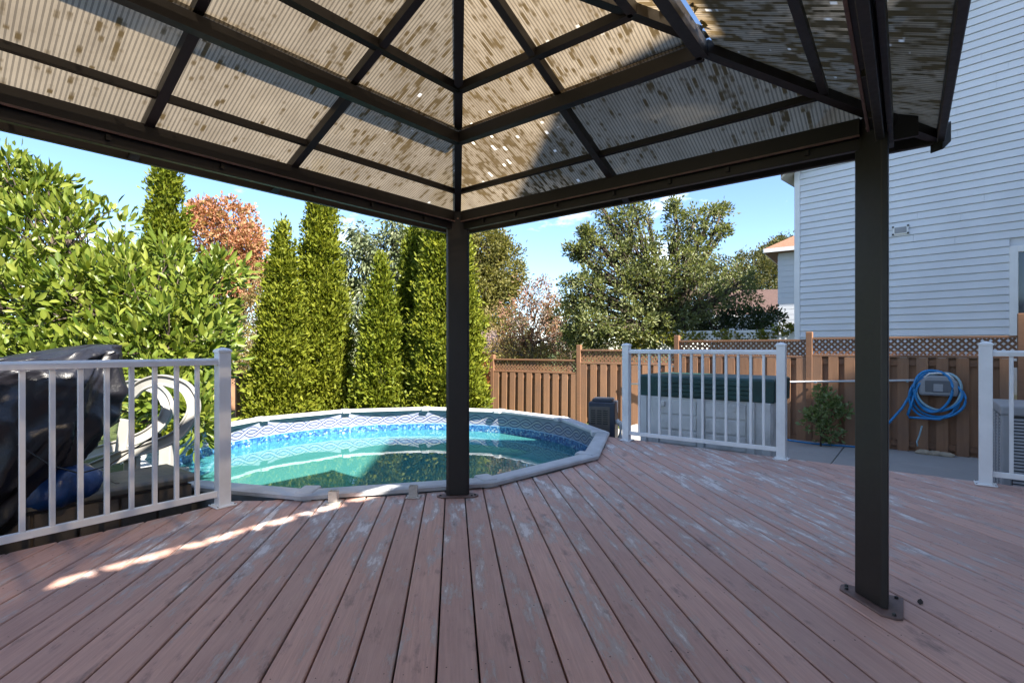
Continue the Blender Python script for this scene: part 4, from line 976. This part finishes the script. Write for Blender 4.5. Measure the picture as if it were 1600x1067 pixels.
# hose coil and caddy hung on the fence
def fu(u, v, off=0.09):
    a = (u - 800) / 800.0; q = (12.3 * a - 0.77) / (1.2 + a); p = fpt(q) + FN * off; d = p.y
    return Vector((p.x, p.y, H + (VH - v) / F * d))
cd = thing("pool_cleaner_caddy", "grey pool cleaner caddy hung on the fence above the coiled hose", "caddy", tuple(fu(1466, 618)))
k0 = fu(1466, 600, 0.13)
out = [(-0.225, -0.14), (-0.20, -0.17), (0.20, -0.17), (0.225, -0.13), (0.225, 0.03), (0.15, 0.13), (-0.13, 0.13), (-0.225, 0.03)]
m = MB(); n = len(out)
for off in (-0.07, 0.05): m.v += [tuple(k0 + FDIR * x + UP * z + FN * off) for x, z in out]
m.v += [tuple(k0 + FDIR * x * 0.86 + UP * z * 0.86 + FN * 0.075) for x, z in out]
m.f = [tuple(range(n)), tuple(range(3 * n - 1, 2 * n - 1, -1))] + [(i, n + i, n + (i + 1) % n, (i + 1) % n) for i in range(n)] + [(n + i, 2 * n + i, 2 * n + (i + 1) % n, n + (i + 1) % n) for i in range(n)]
m.part("body", M["caddy"], cd, bevel=0.008)
MB().obox(k0 + FN * 0.078 - UP * 0.03, FDIR, FN, UP, 0.15, 0.006, 0.085).part("panel", M["caddydark"], cd, bevel=0.01)
MB().obox(k0 + FN * 0.086 - UP * 0.05, FDIR, FN, UP, 0.055, 0.006, 0.055).part("window", M["caddy"], cd, bevel=0.004)
MB().tube([k0 + FDIR * x + UP * z + FN * 0.05 for x, z in ((-0.16, 0.09), (-0.10, 0.155), (0.0, 0.165), (0.10, 0.155), (0.17, 0.08))], 0.014, 8).part("handle", M["pvc"], cd, smooth=True)
MB().beam(k0 - UP * 0.02 - FN * 0.07, k0 - UP * 0.02 - FN * 0.125, 0.05, 0.05).part("hook", M["caddydark"], cd)

ho = thing("coiled_hose", "bright blue pool hose coiled in loose loops on the fence", "hose", tuple(fu(1460, 650)))
rr = random.Random(3)
for (cu, cv, ru, rv, ph, mt, off) in ((1462, 617, 36, 35, 0.0, "hose", 0.10), (1465, 612, 33, 30, 0.3, "hose", 0.125), (1463, 622, 42, 33, 0.6, "hose", 0.15), (1466, 617, 34, 26, 1.0, "hose", 0.17), (1458, 610, 28, 34, 1.4, "hose", 0.19), (1468, 611, 33, 30, 2.0, "hosepale", 0.16)):
    pts = []
    for i in range(40):
        a = 2 * math.pi * i / 40; w = 1 + 0.05 * math.sin(2 * a + ph) + 0.04 * math.sin(3 * a + 2 * ph)
        pts.append(fu(cu + ru * w * math.cos(a), cv + rv * w * math.sin(a) , off + 0.02 * math.sin(a * 2 + ph)))
    MB().tube(pts, 0.0175, 8, closed=True).part("loop", M[mt], ho, smooth=True)
MB().tube([fu(1438, 592, 0.14), fu(1428, 608, 0.15), fu(1410, 638, 0.16), fu(1386, 665, 0.18), fu(1372, 686, 0.2)], 0.0175, 8).part("tail", M["hose"], ho, smooth=True)
MB().tube([fu(1434, 598, 0.15), fu(1427, 625, 0.17), fu(1419, 648, 0.17), fu(1421, 652, 0.17), fu(1440, 653, 0.17), fu(1468, 655, 0.16), fu(1488, 645, 0.15), fu(1499, 622, 0.15)], 0.0175, 8).part("tail", M["hose"], ho, smooth=True)
MB().tube([fu(1441, 665, 0.12), fu(1437, 680, 0.13), fu(1433, 690, 0.14), fu(1434, 697, 0.15)], 0.011, 6).top("short_tube", M["hosepale"], "thin pale tube bent down to the ground below the coiled hose", "tube", tuple(fu(1434, 697, 0.15)), smooth=True)
gh = [zz(fpt(q) + FN * (0.30 + 0.05 * math.sin(q * 9)), GZ + 0.028) for q in np.linspace(3.2, 4.2, 30)]
MB().tube(gh, 0.014, 6).top("garden_hose", M["hose"], "blue garden hose lying along the foot of the fence by the shrub", "hose", tuple(gh[15]), smooth=True)
for i, (u, lab) in enumerate(((1444, "tan stone at the fence foot nearest the bent tube"), (1462, "tan stone in the middle of the three at the fence foot"), (1478, "tan stone at the fence foot farthest from the bent tube"))):
    p = fu(u, 695, 0.16); p.z = GZ
    blob(p, FDIR, FN, [(z, s * rr.uniform(.09, .12), s * 0.05, 0) for z, s in ((0.0, 0.8), (0.03, 1.0), (0.055, 0.85), (0.075, 0.4))], 0.02, 20 + i, 2.0, 14).top("stone", M["stone"], lab, "stone", tuple(p), "stones at the fence foot")

ac = thing("air_conditioner", "grey outdoor air conditioner unit with louvred sides behind the right railing", "air conditioner", (5.08, 4.78, GZ))
aca = RRD; acb = nr; ac0 = Vector((5.08, 4.78, 0)); AH = 0.55; hw = 0.40
MB().obox(zz(ac0, (GZ + AH) / 2), aca, acb, UP, hw - 0.02, hw - 0.02, (AH - GZ) / 2 - 0.03).part("coil", M["acdark"], ac)
for i in (-1, 1):
    for j in (-1, 1): MB().obox(zz(ac0 + aca * (hw - 0.03) * i + acb * (hw - 0.03) * j, (GZ + AH) / 2), aca, acb, UP, 0.035, 0.035, (AH - GZ) / 2 - 0.012).part("corner_post", M["ac"], ac, bevel=0.01)
MB().obox(zz(ac0, AH - 0.03), aca, acb, UP, hw + 0.015, hw + 0.015, 0.045).part("top_cover", M["ac"], ac, bevel=0.015, seg=2)
MB().obox(zz(ac0, GZ + 0.035), aca, acb, UP, hw + 0.01, hw + 0.01, 0.034).part("base_pan", M["ac"], ac, bevel=0.008)
for s, d2 in ((-1, acb), (-1, aca), (1, aca)):
    o2 = aca if d2 is acb else acb; m = MB(); zq = GZ + 0.10
    while zq < AH - 0.10:
        m.obox(zz(ac0 + d2 * s * (hw - 0.008), zq), o2, d2, UP + d2 * s * -0.5, hw - 0.07, 0.004, 0.010); zq += 0.030
    g = m.part("louvres", M["ac"], ac); g["kind"] = "stuff"
    for f in (-0.33, 0.33): MB().obox(zz(ac0 + d2 * s * (hw - 0.004) + o2 * f * hw, (GZ + AH) / 2), o2, d2, UP, 0.010, 0.010, (AH - GZ) / 2 - 0.08).part("louvre_bar", M["ac"], ac)

# ------------------------------------------------------------------ plants
def leaves(name, P, D, ln, wd, mat, parent, fold=0.25, fine=False):
    """P base points, D unit axes; one folded four point leaf each"""
    n = len(P); D = D / np.linalg.norm(D, axis=1, keepdims=True)
    rv = rng.normal(size=(n, 3)); Sd = np.cross(D, rv); Sd /= np.linalg.norm(Sd, axis=1, keepdims=True) + 1e-9; Nn = np.cross(Sd, D)
    l = (ln * rng.uniform(0.5, 1.35, n))[:, None]; w = (wd * rng.uniform(0.7, 1.2, n))[:, None]
    if fine:
        K = 6; V = np.empty((n, 6, 3)); bend = Nn * l * 0.10
        V[:, 0] = P; V[:, 1] = P + D * l * 0.30 + Sd * w * 0.42 + Nn * w * fold; V[:, 2] = P + D * l * 0.66 + Sd * w * 0.42 + Nn * w * fold - bend * 0.4
        V[:, 3] = P + D * l - bend; V[:, 4] = P + D * l * 0.66 - Sd * w * 0.42 + Nn * w * fold - bend * 0.4; V[:, 5] = P + D * l * 0.30 - Sd * w * 0.42 + Nn * w * fold
        tri = np.array([0, 1, 2, 0, 2, 3, 0, 3, 4, 0, 4, 5])
    else:
        K = 4; V = np.empty((n, 4, 3)); V[:, 0] = P; V[:, 1] = P + D * l * 0.48 + Sd * w * 0.5 + Nn * w * fold; V[:, 2] = P + D * l - Nn * w * 0.25; V[:, 3] = P + D * l * 0.48 - Sd * w * 0.5 + Nn * w * fold
        tri = np.array([0, 1, 2, 0, 2, 3])
    org = np.array(ORG[parent]); V = V.reshape(-1, 3) - org; T = len(tri)
    me = bpy.data.meshes.new(name); me.vertices.add(n * K); me.vertices.foreach_set("co", V.ravel())
    idx = np.arange(n)[:, None] * K + tri[None]
    me.loops.add(n * T); me.loops.foreach_set("vertex_index", idx.ravel().astype(np.int32))
    me.polygons.add(n * T // 3); me.polygons.foreach_set("loop_start", np.arange(0, n * T, 3, dtype=np.int32))
    me.update(calc_edges=True); me.materials.append(mat)
    o = bpy.data.objects.new(name, me); link(o, parent); ORG[o] = ORG[parent]
    return o

def clumped(blobs, per, clump_r, per_clump, shell=0.45):
    """leaf base points and outward axes in clumps spread through ellipsoids"""
    PP, DD, CC = [], [], []
    for (c, r, k) in blobs:
        c = np.array(c); r = np.array(r); nc = max(3, int(per * k))
        v = rng.normal(size=(nc, 3)); v /= np.linalg.norm(v, axis=1, keepdims=True)
        rad = rng.uniform(shell, 1.0, nc) ** 0.6 * rng.uniform(0.86, 1.12, nc)
        cc = c + v * r * rad[:, None]; CC.append((cc, c))
        m = rng.integers(int(per_clump * 0.6), int(per_clump * 1.4) + 1, nc)
        ci = np.repeat(cc, m, axis=0); vi = np.repeat(v, m, axis=0)
        g = rng.normal(size=(len(ci), 3)); g /= np.linalg.norm(g, axis=1, keepdims=True); q = rng.uniform(0.15, 1.0, len(ci))[:, None]
        PP.append(ci + g * q * clump_r * rng.uniform(0.6, 1.3, len(ci))[:, None]); DD.append(g * 0.8 + vi * 0.55)
    return np.concatenate(PP), np.concatenate(DD), CC

def limb(p0, p1, r0, r1, n=7, wob=0.08):
    p0 = Vector(p0); p1 = Vector(p1); L = (p1 - p0).length; pts = []; sc = []
    for i in range(n):
        f = i / (n - 1); w = math.sin(math.pi * f) * L * wob
        pts.append(p0.lerp(p1, f) + Vector((random.uniform(-w, w), random.uniform(-w, w), random.uniform(-w, w) * 0.5 + w * 0.5))); sc.append(r0 + (r1 - r0) * f)
    return pts, sc

def tree(name, label, cat, base, trunk_top, blobs, per, clump_r, per_clump, ln, wd, mat, bark, r0=0.1, group=None, shell=0.4, up=0.25, droop=0.0, twigs=0.3, fold=0.25, fine=False):
    t = thing(name, label, cat, tuple(base), group)
    P, D, CC = clumped(blobs, per, clump_r, per_clump, shell)
    D[:, 2] += up - droop
    keep = P[:, 2] > GZ + 0.05
    leaves("crown", P[keep], D[keep], ln, wd, mat, t, fold, fine)
    tt = Vector(trunk_top); m = MB(); pts, sc = limb(base, tt, r0, r0 * 0.7, 8, 0.02); m.tube(pts, 1.0, 9, scale=sc); m.part("trunk", bark, t, smooth=True)
    for cc, c in CC:
        m = MB(); c = Vector(c); pts, sc = limb(tt - Vector((0, 0, random.uniform(0, 0.3) * (tt.z - base[2]))), c, r0 * 0.55, r0 * 0.22, 7, 0.06); m.tube(pts, 1.0, 6, scale=sc)
        for q in cc[:max(1, int(len(cc) * twigs))]:
            s = pts[random.randint(2, 6)]; a, b = limb(s, Vector(q), r0 * 0.16, r0 * 0.05, 4, 0.06); m.tube(a, 1.0, 4, scale=b)
        m.part("limb", bark, t, smooth=True)
    return t

def B(u, v, d, ru, rv, rd, k=1.0):
    return (tuple(at(u, v, d)), (ru / F * d, rd, rv / F * d), k)

# big glossy bush on the left
mb_ = [B(-40, 420, 6.0, 120, 130, 0.9, 1.3), B(40, 330, 6.3, 75, 80, 0.7, .8), B(110, 400, 6.2, 90, 90, 0.8, 1.1), B(30, 480, 5.6, 110, 90, 0.7, 1.2), B(150, 490, 5.7, 100, 85, 0.7, 1.2),
       B(235, 455, 6.0, 85, 75, 0.7, 1.0), B(315, 470, 6.1, 50, 66, 0.6, .6), B(350, 425, 6.3, 26, 26, 0.35, .2), B(270, 540, 5.5, 90, 70, 0.6, 1.1), B(325, 540, 5.9, 34, 58, 0.5, .45), B(170, 570, 5.3, 90, 60, 0.5, .8),
       B(60, 570, 5.2, 90, 60, 0.5, .8), B(272, 620, 5.2, 46, 50, 0.4, .6), B(312, 645, 5.0, 18, 46, 0.25, .28), B(-120, 520, 5.8, 120, 140, 0.9, 1.0), B(10, 275, 6.4, 45, 40, 0.4, .35), B(75, 300, 6.4, 30, 40, 0.3, .3), B(190, 405, 6.2, 34, 34, 0.4, .3), B(265, 400, 6.3, 22, 22, 0.3, .15)]
tree("leafy_bush", "large bright green broad-leaved bush filling the left behind the tarp", "bush", (-4.2, 5.9, GZ), (-4.1, 5.9, 0.5), mb_, 92, 0.15, 14, 0.122, 0.054, M["lf_mag"], M["bark"], 0.09, None, 0.30, 0.50, 0.0, 0.35, 0.14, True)

# arborvitae: dense upright cones of small sprays over a dark core
def arbor(label, u, vtop, d, halfw, mat, pw=0.72, dens=1.0, lean=0.0):
    base = zz(at(u, 600, d), GZ); top = at(u + lean, vtop, d); Hh = top.z - GZ; Rm = 0.86 * halfw / F * d
    t = thing("arborvitae", label, "evergreen tree", tuple(base), "columnar evergreens beyond the pool")
    ax = Vector((top.x - base.x, 0, 0))
    prof = lambda f: Rm * (1 - f) ** pw * (0.80 + 0.20 * min(1, f / 0.12)) 
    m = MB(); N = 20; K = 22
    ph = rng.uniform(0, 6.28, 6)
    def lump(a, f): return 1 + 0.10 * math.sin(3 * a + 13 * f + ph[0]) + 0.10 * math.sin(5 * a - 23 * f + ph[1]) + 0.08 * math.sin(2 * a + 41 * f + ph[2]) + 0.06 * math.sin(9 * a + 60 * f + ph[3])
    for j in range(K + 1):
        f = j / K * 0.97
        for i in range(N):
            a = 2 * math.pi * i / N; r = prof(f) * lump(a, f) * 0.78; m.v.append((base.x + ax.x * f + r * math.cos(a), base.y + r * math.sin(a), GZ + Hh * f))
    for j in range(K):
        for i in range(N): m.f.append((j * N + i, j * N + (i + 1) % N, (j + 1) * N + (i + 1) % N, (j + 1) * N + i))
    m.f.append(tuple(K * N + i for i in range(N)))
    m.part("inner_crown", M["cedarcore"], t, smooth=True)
    MB().tube([base, base + Vector((0, 0, Hh * 0.5))], 0.07, 8).part("trunk", M["bark"], t)
    # fans grouped in clumps so that the face is dimpled
    ncl = int(420 * dens * (Hh * Rm) / 1.6); PP = []; DD = []
    while ncl > 0:
        f = rng.uniform(0, 1) ** 1.0
        if rng.uniform() > (1 - f) ** pw + 0.10: continue
        a = rng.uniform(math.pi * 0.92, math.pi * 2.08) if rng.uniform() < 0.8 else rng.uniform(0, 6.283)
        r = prof(f) * lump(a, f) * rng.uniform(0.80, 1.13); n = int(rng.integers(26, 50))
        c = np.array((base.x + ax.x * f + r * math.cos(a), base.y + r * math.sin(a), GZ + Hh * f)); o_ = np.array((math.cos(a), math.sin(a), 0))
        g = rng.normal(size=(n, 3)) * np.array((0.065, 0.065, 0.085)); PP.append(c + g); dd = o_ * 0.75 + np.array((0, 0, 0.85)) + rng.normal(size=(n, 3)) * 0.55; DD.append(dd); ncl -= 1
    # leader
    n = 150; fz = rng.uniform(0.93, 1.0, n); g = rng.normal(size=(n, 3)) * 0.035; PP.append(np.stack([base.x + ax.x * fz, np.full(n, base.y), GZ + Hh * fz], 1) + g); DD.append(np.array((0, 0, 1.0)) + rng.normal(size=(n, 3)) * 0.35)
    P = np.concatenate(PP); D = np.concatenate(DD); k = P[:, 2] > GZ
    leaves("crown", P[k], D[k], 0.095, 0.046, mat, t, 0.12)
arbor("tall narrow evergreen rising behind the leafy bush on the left", 262, 222, 9.4, 50, M["lf_arb2"], 0.60)
arbor("evergreen cone second from left, just left of the tallest pool-side evergreen", 442, 350, 9.9, 52, M["lf_arb"], 0.78)
arbor("tallest pool-side evergreen left of the gazebo post", 502, 262, 10.5, 49, M["lf_arb"], 0.62)
arbor("short slender evergreen cone in front of the pale leafy tree", 597, 404, 10.0, 46, M["lf_arb2"], 0.80)
arbor("shaded dark evergreen just left of the broad evergreen at the post", 646, 362, 10.9, 34, M["lf_arb2"], 0.50)
arbor("broad bright evergreen standing behind the gazebo corner post", 698, 280, 10.1, 70, M["lf_arb"], 0.66)

# deciduous trees behind
tree("maple_tree", "red and orange autumn maple behind the left evergreens", "tree", tuple(zz(at(372, 600, 17), GZ)), tuple(at(372, 520, 17)), [B(330, 370, 17, 40, 55, 1.0), B(365, 350, 17.4, 30, 40, .9, .6), B(395, 400, 17, 26, 50, 1.0, .7), B(350, 430, 16.8, 50, 45, 1.0, .9), B(318, 335, 17, 22, 24, .6, .35), B(380, 440, 16.5, 30, 40, .8, .7), B(375, 395, 16.8, 36, 40, .9, .7)], 80, 0.26, 30, 0.125, 0.085, M["lf_red"], M["bark"], 0.12, None, 0.35, 0.2)
tree("rusty_tree", "sparse rusty brown tree below the red maple", "tree", tuple(zz(at(400, 600, 15.5), GZ)), tuple(at(398, 540, 15.5)), [B(395, 500, 15.5, 28, 50, .8), B(405, 560, 15.2, 26, 45, .8), B(380, 590, 15.2, 40, 35, .8), B(410, 450, 15.6, 16, 40, .5, .5)], 50, 0.22, 26, 0.08, 0.045, M["lf_rust"], M["barkpale"], 0.06, None, 0.2, 0.1)
tree("pale_tree", "pale grey-green tree with drooping leaves between the evergreens", "tree", tuple(zz(at(585, 600, 12.5), GZ)), tuple(at(582, 520, 12.5)), [B(560, 420, 12.5, 40, 40, .8), B(600, 390, 12.6, 42, 36, .8), B(640, 420, 12.8, 30, 45, .7, .7), B(575, 480, 12.3, 52, 45, .9, 1.2), B(625, 500, 12.4, 40, 55, .8), B(550, 540, 12.2, 32, 50, .7, .9), B(565, 370, 12.6, 20, 26, .4, .3), B(618, 360, 12.6, 18, 20, .35, .25), B(590, 590, 12.3, 60, 40, .8, .9)], 55, 0.20, 24, 0.145, 0.055, M["lf_ash"], M["bark"], 0.08, None, 0.3, 0.0, 0.75, 0.3, 0.2, True)
tree("olive_tree", "broad olive-yellow tree behind the gazebo post", "tree", tuple(zz(at(750, 600, 22), GZ)), tuple(at(745, 520, 22)), [B(700, 400, 22, 60, 50, 1.6, 1.2), B(760, 390, 22, 40, 36, 1.4), B(785, 430, 22, 34, 55, 1.4), B(740, 450, 21.5, 70, 50, 1.8, 1.5), B(660, 385, 22, 34, 34, 1.0, .7), B(760, 510, 21, 60, 50, 1.6, 1.2), B(690, 480, 21.5, 60, 60, 1.4, 1.1)], 130, 0.36, 40, 0.13, 0.085, M["lf_olive"], M["bark"], 0.2, None, 0.35, 0.2)
tree("purple_tree", "small reddish purple tree with pale branches behind the sunlit fence", "tree", tuple(zz(at(833, 600, 16), GZ)), tuple(at(832, 540, 16)), [B(830, 465, 16, 36, 35, .9), B(855, 490, 16.2, 26, 34, .7, .7), B(805, 500, 15.8, 34, 36, .8), B(845, 530, 15.8, 40, 28, .8, .8), B(790, 545, 15.8, 36, 26, .8, .8), B(875, 530, 16, 22, 34, .6, .5)], 46, 0.22, 22, 0.085, 0.045, M["lf_pink"], M["barkpale"], 0.09, None, 0.15, 0.2, 0, 0.7)
tree("scrub_bush", "low yellowish scrub right behind the sunlit fence", "bush", tuple(zz(at(800, 600, 15), GZ)), tuple(at(800, 580, 15)), [B(790, 555, 15, 40, 30, .7), B(850, 560, 15, 40, 22, .7), B(770, 520, 15.2, 22, 40, .5, .6)], 36, 0.2, 22, 0.085, 0.04, M["lf_rust"], M["barkpale"], 0.04, None, 0.2)
pear = [B(975, 345, 13, 26, 40, .6, .7), B(950, 350, 13, 14, 22, .4, .3), B(925, 368, 13, 26, 10, .35, .3), B(945, 395, 13, 45, 22, .8, .8), B(1000, 395, 13, 35, 35, .9, .9), B(905, 395, 13, 26, 12, .4, .35), B(960, 440, 13, 62, 34, 1.0, 1.3), B(920, 460, 12.8, 40, 36, .8, .9), B(1020, 450, 13, 45, 40, 1.0, 1.1), B(1055, 355, 13.3, 14, 46, .4, .5), B(1053, 318, 13.3, 5, 20, .2, .12), B(1085, 345, 13.3, 22, 16, .5, .35), B(1110, 332, 13.3, 24, 7, .3, .25), B(1080, 395, 13.3, 30, 36, .7, .8), B(1112, 365, 13.3, 22, 9, .3, .25), B(1060, 420, 13, 40, 40, .9, 1.1), B(930, 510, 12.8, 50, 34, .9, 1.1), B(990, 505, 12.7, 60, 34, 1.0, 1.3), B(1040, 500, 13, 50, 36, .9, 1.1), B(1090, 470, 13.4, 50, 40, 1.0, 1.2), B(895, 520, 13, 22, 26, .6, .5), B(1150, 450, 14, 36, 40, .9, .8), B(1010, 340, 13, 8, 20, .3, .15), B(897, 392, 13, 14, 5, .2, .15), B(918, 362, 13, 10, 8, .2, .15), B(888, 440, 13, 16, 6, .2, .18), B(900, 470, 13, 18, 10, .3, .25), B(1130, 328, 13.3, 12, 4, .2, .14), B(1128, 360, 13.3, 12, 5, .2, .14), B(940, 325, 13, 6, 14, .2, .15), B(990, 318, 13, 8, 14, .2, .15)]
tree("pear_tree", "big dark green tree with spiky upright limbs left of the large house", "tree", tuple(zz(at(1058, 600, 13.2), GZ)), tuple(at(1052, 500, 13.2)), pear, 70, 0.18, 24, 0.095, 0.052, M["lf_pear"], M["bark"], 0.13, None, 0.25, 0.25, 0, 0.5)
tree("dark_shrub", "dark shaded shrub below the brown roofed house", "bush", tuple(zz(at(1150, 600, 14.5), GZ)), tuple(at(1150, 540, 14.5)), [B(1110, 505, 14.5, 50, 32, .8, 1.2), B(1160, 500, 14.6, 40, 30, .8), B(1195, 498, 14.8, 20, 18, .6, .5), B(1060, 515, 14.2, 50, 26, .8), B(970, 530, 14, 60, 22, .7)], 60, 0.18, 24, 0.10, 0.06, M["lf_dark"], M["bark"], 0.06, None, 0.3)
tree("olive_tree", "distant olive-brown trees' nearest crown left of the far house roof", "tree", tuple(zz(at(1150, 600, 38), GZ)), tuple(at(1150, 500, 38)), [B(1150, 430, 38, 50, 36, 3.0, 1.2), B(1110, 445, 38, 40, 34, 3.0), B(1180, 440, 38, 36, 46, 3.0), B(1090, 480, 37, 50, 40, 3.0)], 90, 0.5, 36, 0.20, 0.12, M["lf_far"], M["bark"], 0.25)
tree("olive_tree", "distant rounded olive crown touching the large house corner", "tree", tuple(zz(at(1222, 600, 44), GZ)), tuple(at(1222, 480, 44)), [B(1215, 398, 44, 24, 24, 2.5), B(1238, 392, 44, 30, 22, 2.5), B(1210, 425, 43, 34, 30, 2.5), B(1250, 430, 43, 40, 40, 2.5)], 90, 0.5, 36, 0.22, 0.13, M["lf_far"], M["bark"], 0.25)
for lab, u, bl in (("hazy green tree far behind the two left pool-side evergreens", 490, [B(540, 500, 28, 60, 60, 2.5, 1.2), B(440, 520, 28, 60, 60, 2.5, 1.2)]),
                   ("hazy green tree far behind the pale drooping tree", 640, [B(640, 470, 28, 50, 70, 2.5, 1.2), B(620, 540, 28, 60, 40, 2.5, 1.0)]),
                   ("hazy green tree far behind the small reddish purple tree", 800, [B(790, 530, 29, 50, 40, 2.2, 1.0), B(810, 560, 29, 50, 30, 2.2, 0.8)]),
                   ("hazy green tree far behind the big spiky dark green tree", 890, [B(860, 545, 30, 60, 30, 2.5, 1.0), B(940, 545, 30, 60, 26, 2.5, 1.0), B(880, 505, 29, 34, 34, 2.2, 1.0)])):
    tree("far_tree", lab, "tree", tuple(zz(at(u, 600, 28.5), GZ)), tuple(at(u, 545, 28.5)), bl, 90, 0.45, 34, 0.17, 0.10, M["lf_far"], M["bark"], 0.2)
tree("hedge_tree", "green tree far behind the leafy bush at the left edge", "tree", tuple(zz(at(120, 600, 20), GZ)), tuple(at(120, 540, 20)), [B(60, 530, 20, 90, 70, 2.0, 1.2), B(200, 540, 20, 90, 55, 2.0, 1.2), B(320, 540, 20, 70, 55, 2.0, 1.2)], 80, 0.4, 30, 0.15, 0.08, M["lf_olive"], M["bark"], 0.15)
# vine on the screen and shrub at the fence
vn = thing("vine", "yellow-green vine trailing over the white lattice screen", "vine", tuple(zz(at(1030, 560, 12.6), GZ)))
P, D, CC = clumped([B(985, 535, 12.8, 18, 16, .15, 1.0), B(1012, 530, 12.6, 24, 14, .15, 1.0), B(1050, 530, 12.3, 24, 12, .15, .8), B(1085, 526, 12.0, 22, 9, .12, .5), B(1140, 524, 11.7, 30, 6, .12, .4), B(1185, 523, 11.4, 26, 6, .1, .4), B(1226, 514, 11.2, 16, 8, .12, .5)], 40, 0.10, 8, 0.09, )
leaves("foliage", P, D, 0.085, 0.065, M["lf_vine"], vn)
MB().tube(limb(zz(at(1030, 560, 12.6), GZ), at(1020, 530, 12.6), .02, .01)[0], 0.02, 6).part("stem", M["bark"], vn)
sb_ = zz(fu(1290, 690, 0.45), GZ); sd = sb_.y
tree("garden_shrub", "young pale-leaved shrub growing at the foot of the brown fence", "shrub", tuple(sb_), (sb_.x, sb_.y, GZ + 0.25), [B(1290, 640, sd, 26, 30, .22, 1.0), B(1275, 655, sd, 20, 22, .2, .7), B(1308, 640, sd, 18, 24, .2, .7), B(1285, 618, sd, 14, 14, .15, .4), B(1292, 672, sd, 20, 18, .2, .6)], 26, 0.07, 11, 0.068, 0.045, M["lf_shrub"], M["bark"], 0.016, None, 0.3, 0.4, 0.0, 0.3, 0.2, True)

for o in list(bpy.data.objects):
    if "label" in o and o["label"] == "": del o["label"]

lit_ = thing("vent_dapple_leaves", "dry leaves added in the open gazebo roof vent to dapple the sun band on the deck", "leaves", tuple(hip("R", 0.45)))  # leaves added only to break up the sunlight falling through the vent
nL = 260; f_ = rng.uniform(0.12, 0.95, nL) ; f_ = f_ + 0.04 * np.sin(f_ * 40)
Pl = np.array([tuple(hip("R", 0.41 + 0.02 * rng.uniform()).lerp(hip("N", 0.41), float(min(max(q, 0.03), 0.97))) + Vector((0, 0, 0.010 + 0.11 * rng.uniform()))) for q in f_])
leaves("dapple_leaves", Pl, rng.normal(size=(nL, 3)) * np.array((1, 1, 0.9)), 0.065, 0.045, M["lf_rust"], lit_)
lit_["kind"] = "stuff"

# bits of leaf lying on the deck
dl = [((1118, 753), "curled dark leaf on the deck in front of the storage bin"), ((1438, 942), "curled dark leaf on the deck right of the near gazebo post")]
spots = [(zz(at(u, v, H * F / (v - VH)), 0.004), n, "dark leaves on the deck") for (u, v), n in dl]
for i, (p, n, g) in enumerate(spots):
    a = random.uniform(0, 6.28); ax = Vector((math.cos(a), math.sin(a), 0)); ay = Vector((-ax.y, ax.x, 0)); L = random.uniform(0.022, 0.030)
    out_ = [(-1, 0, 0.0), (-0.4, 0.42, 0.006), (0.3, 0.40, 0.010), (1, 0, 0.014), (0.3, -0.40, 0.006), (-0.4, -0.42, 0.003)]
    m = MB(); m.v = [tuple(p + ax * x * L + ay * y * L + Vector((0, 0, z * 0.6))) for x, y, z in out_] + [tuple(p + ax * x * L + ay * y * L + Vector((0, 0, z * 0.6 - 0.0012))) for x, y, z in out_]
    m.f = [tuple(range(6)), tuple(range(11, 5, -1))] + [(j, 6 + j, 6 + (j + 1) % 6, (j + 1) % 6) for j in range(6)]
    m.top("fallen_leaf", M["joist"], n, "leaf", tuple(p), g)
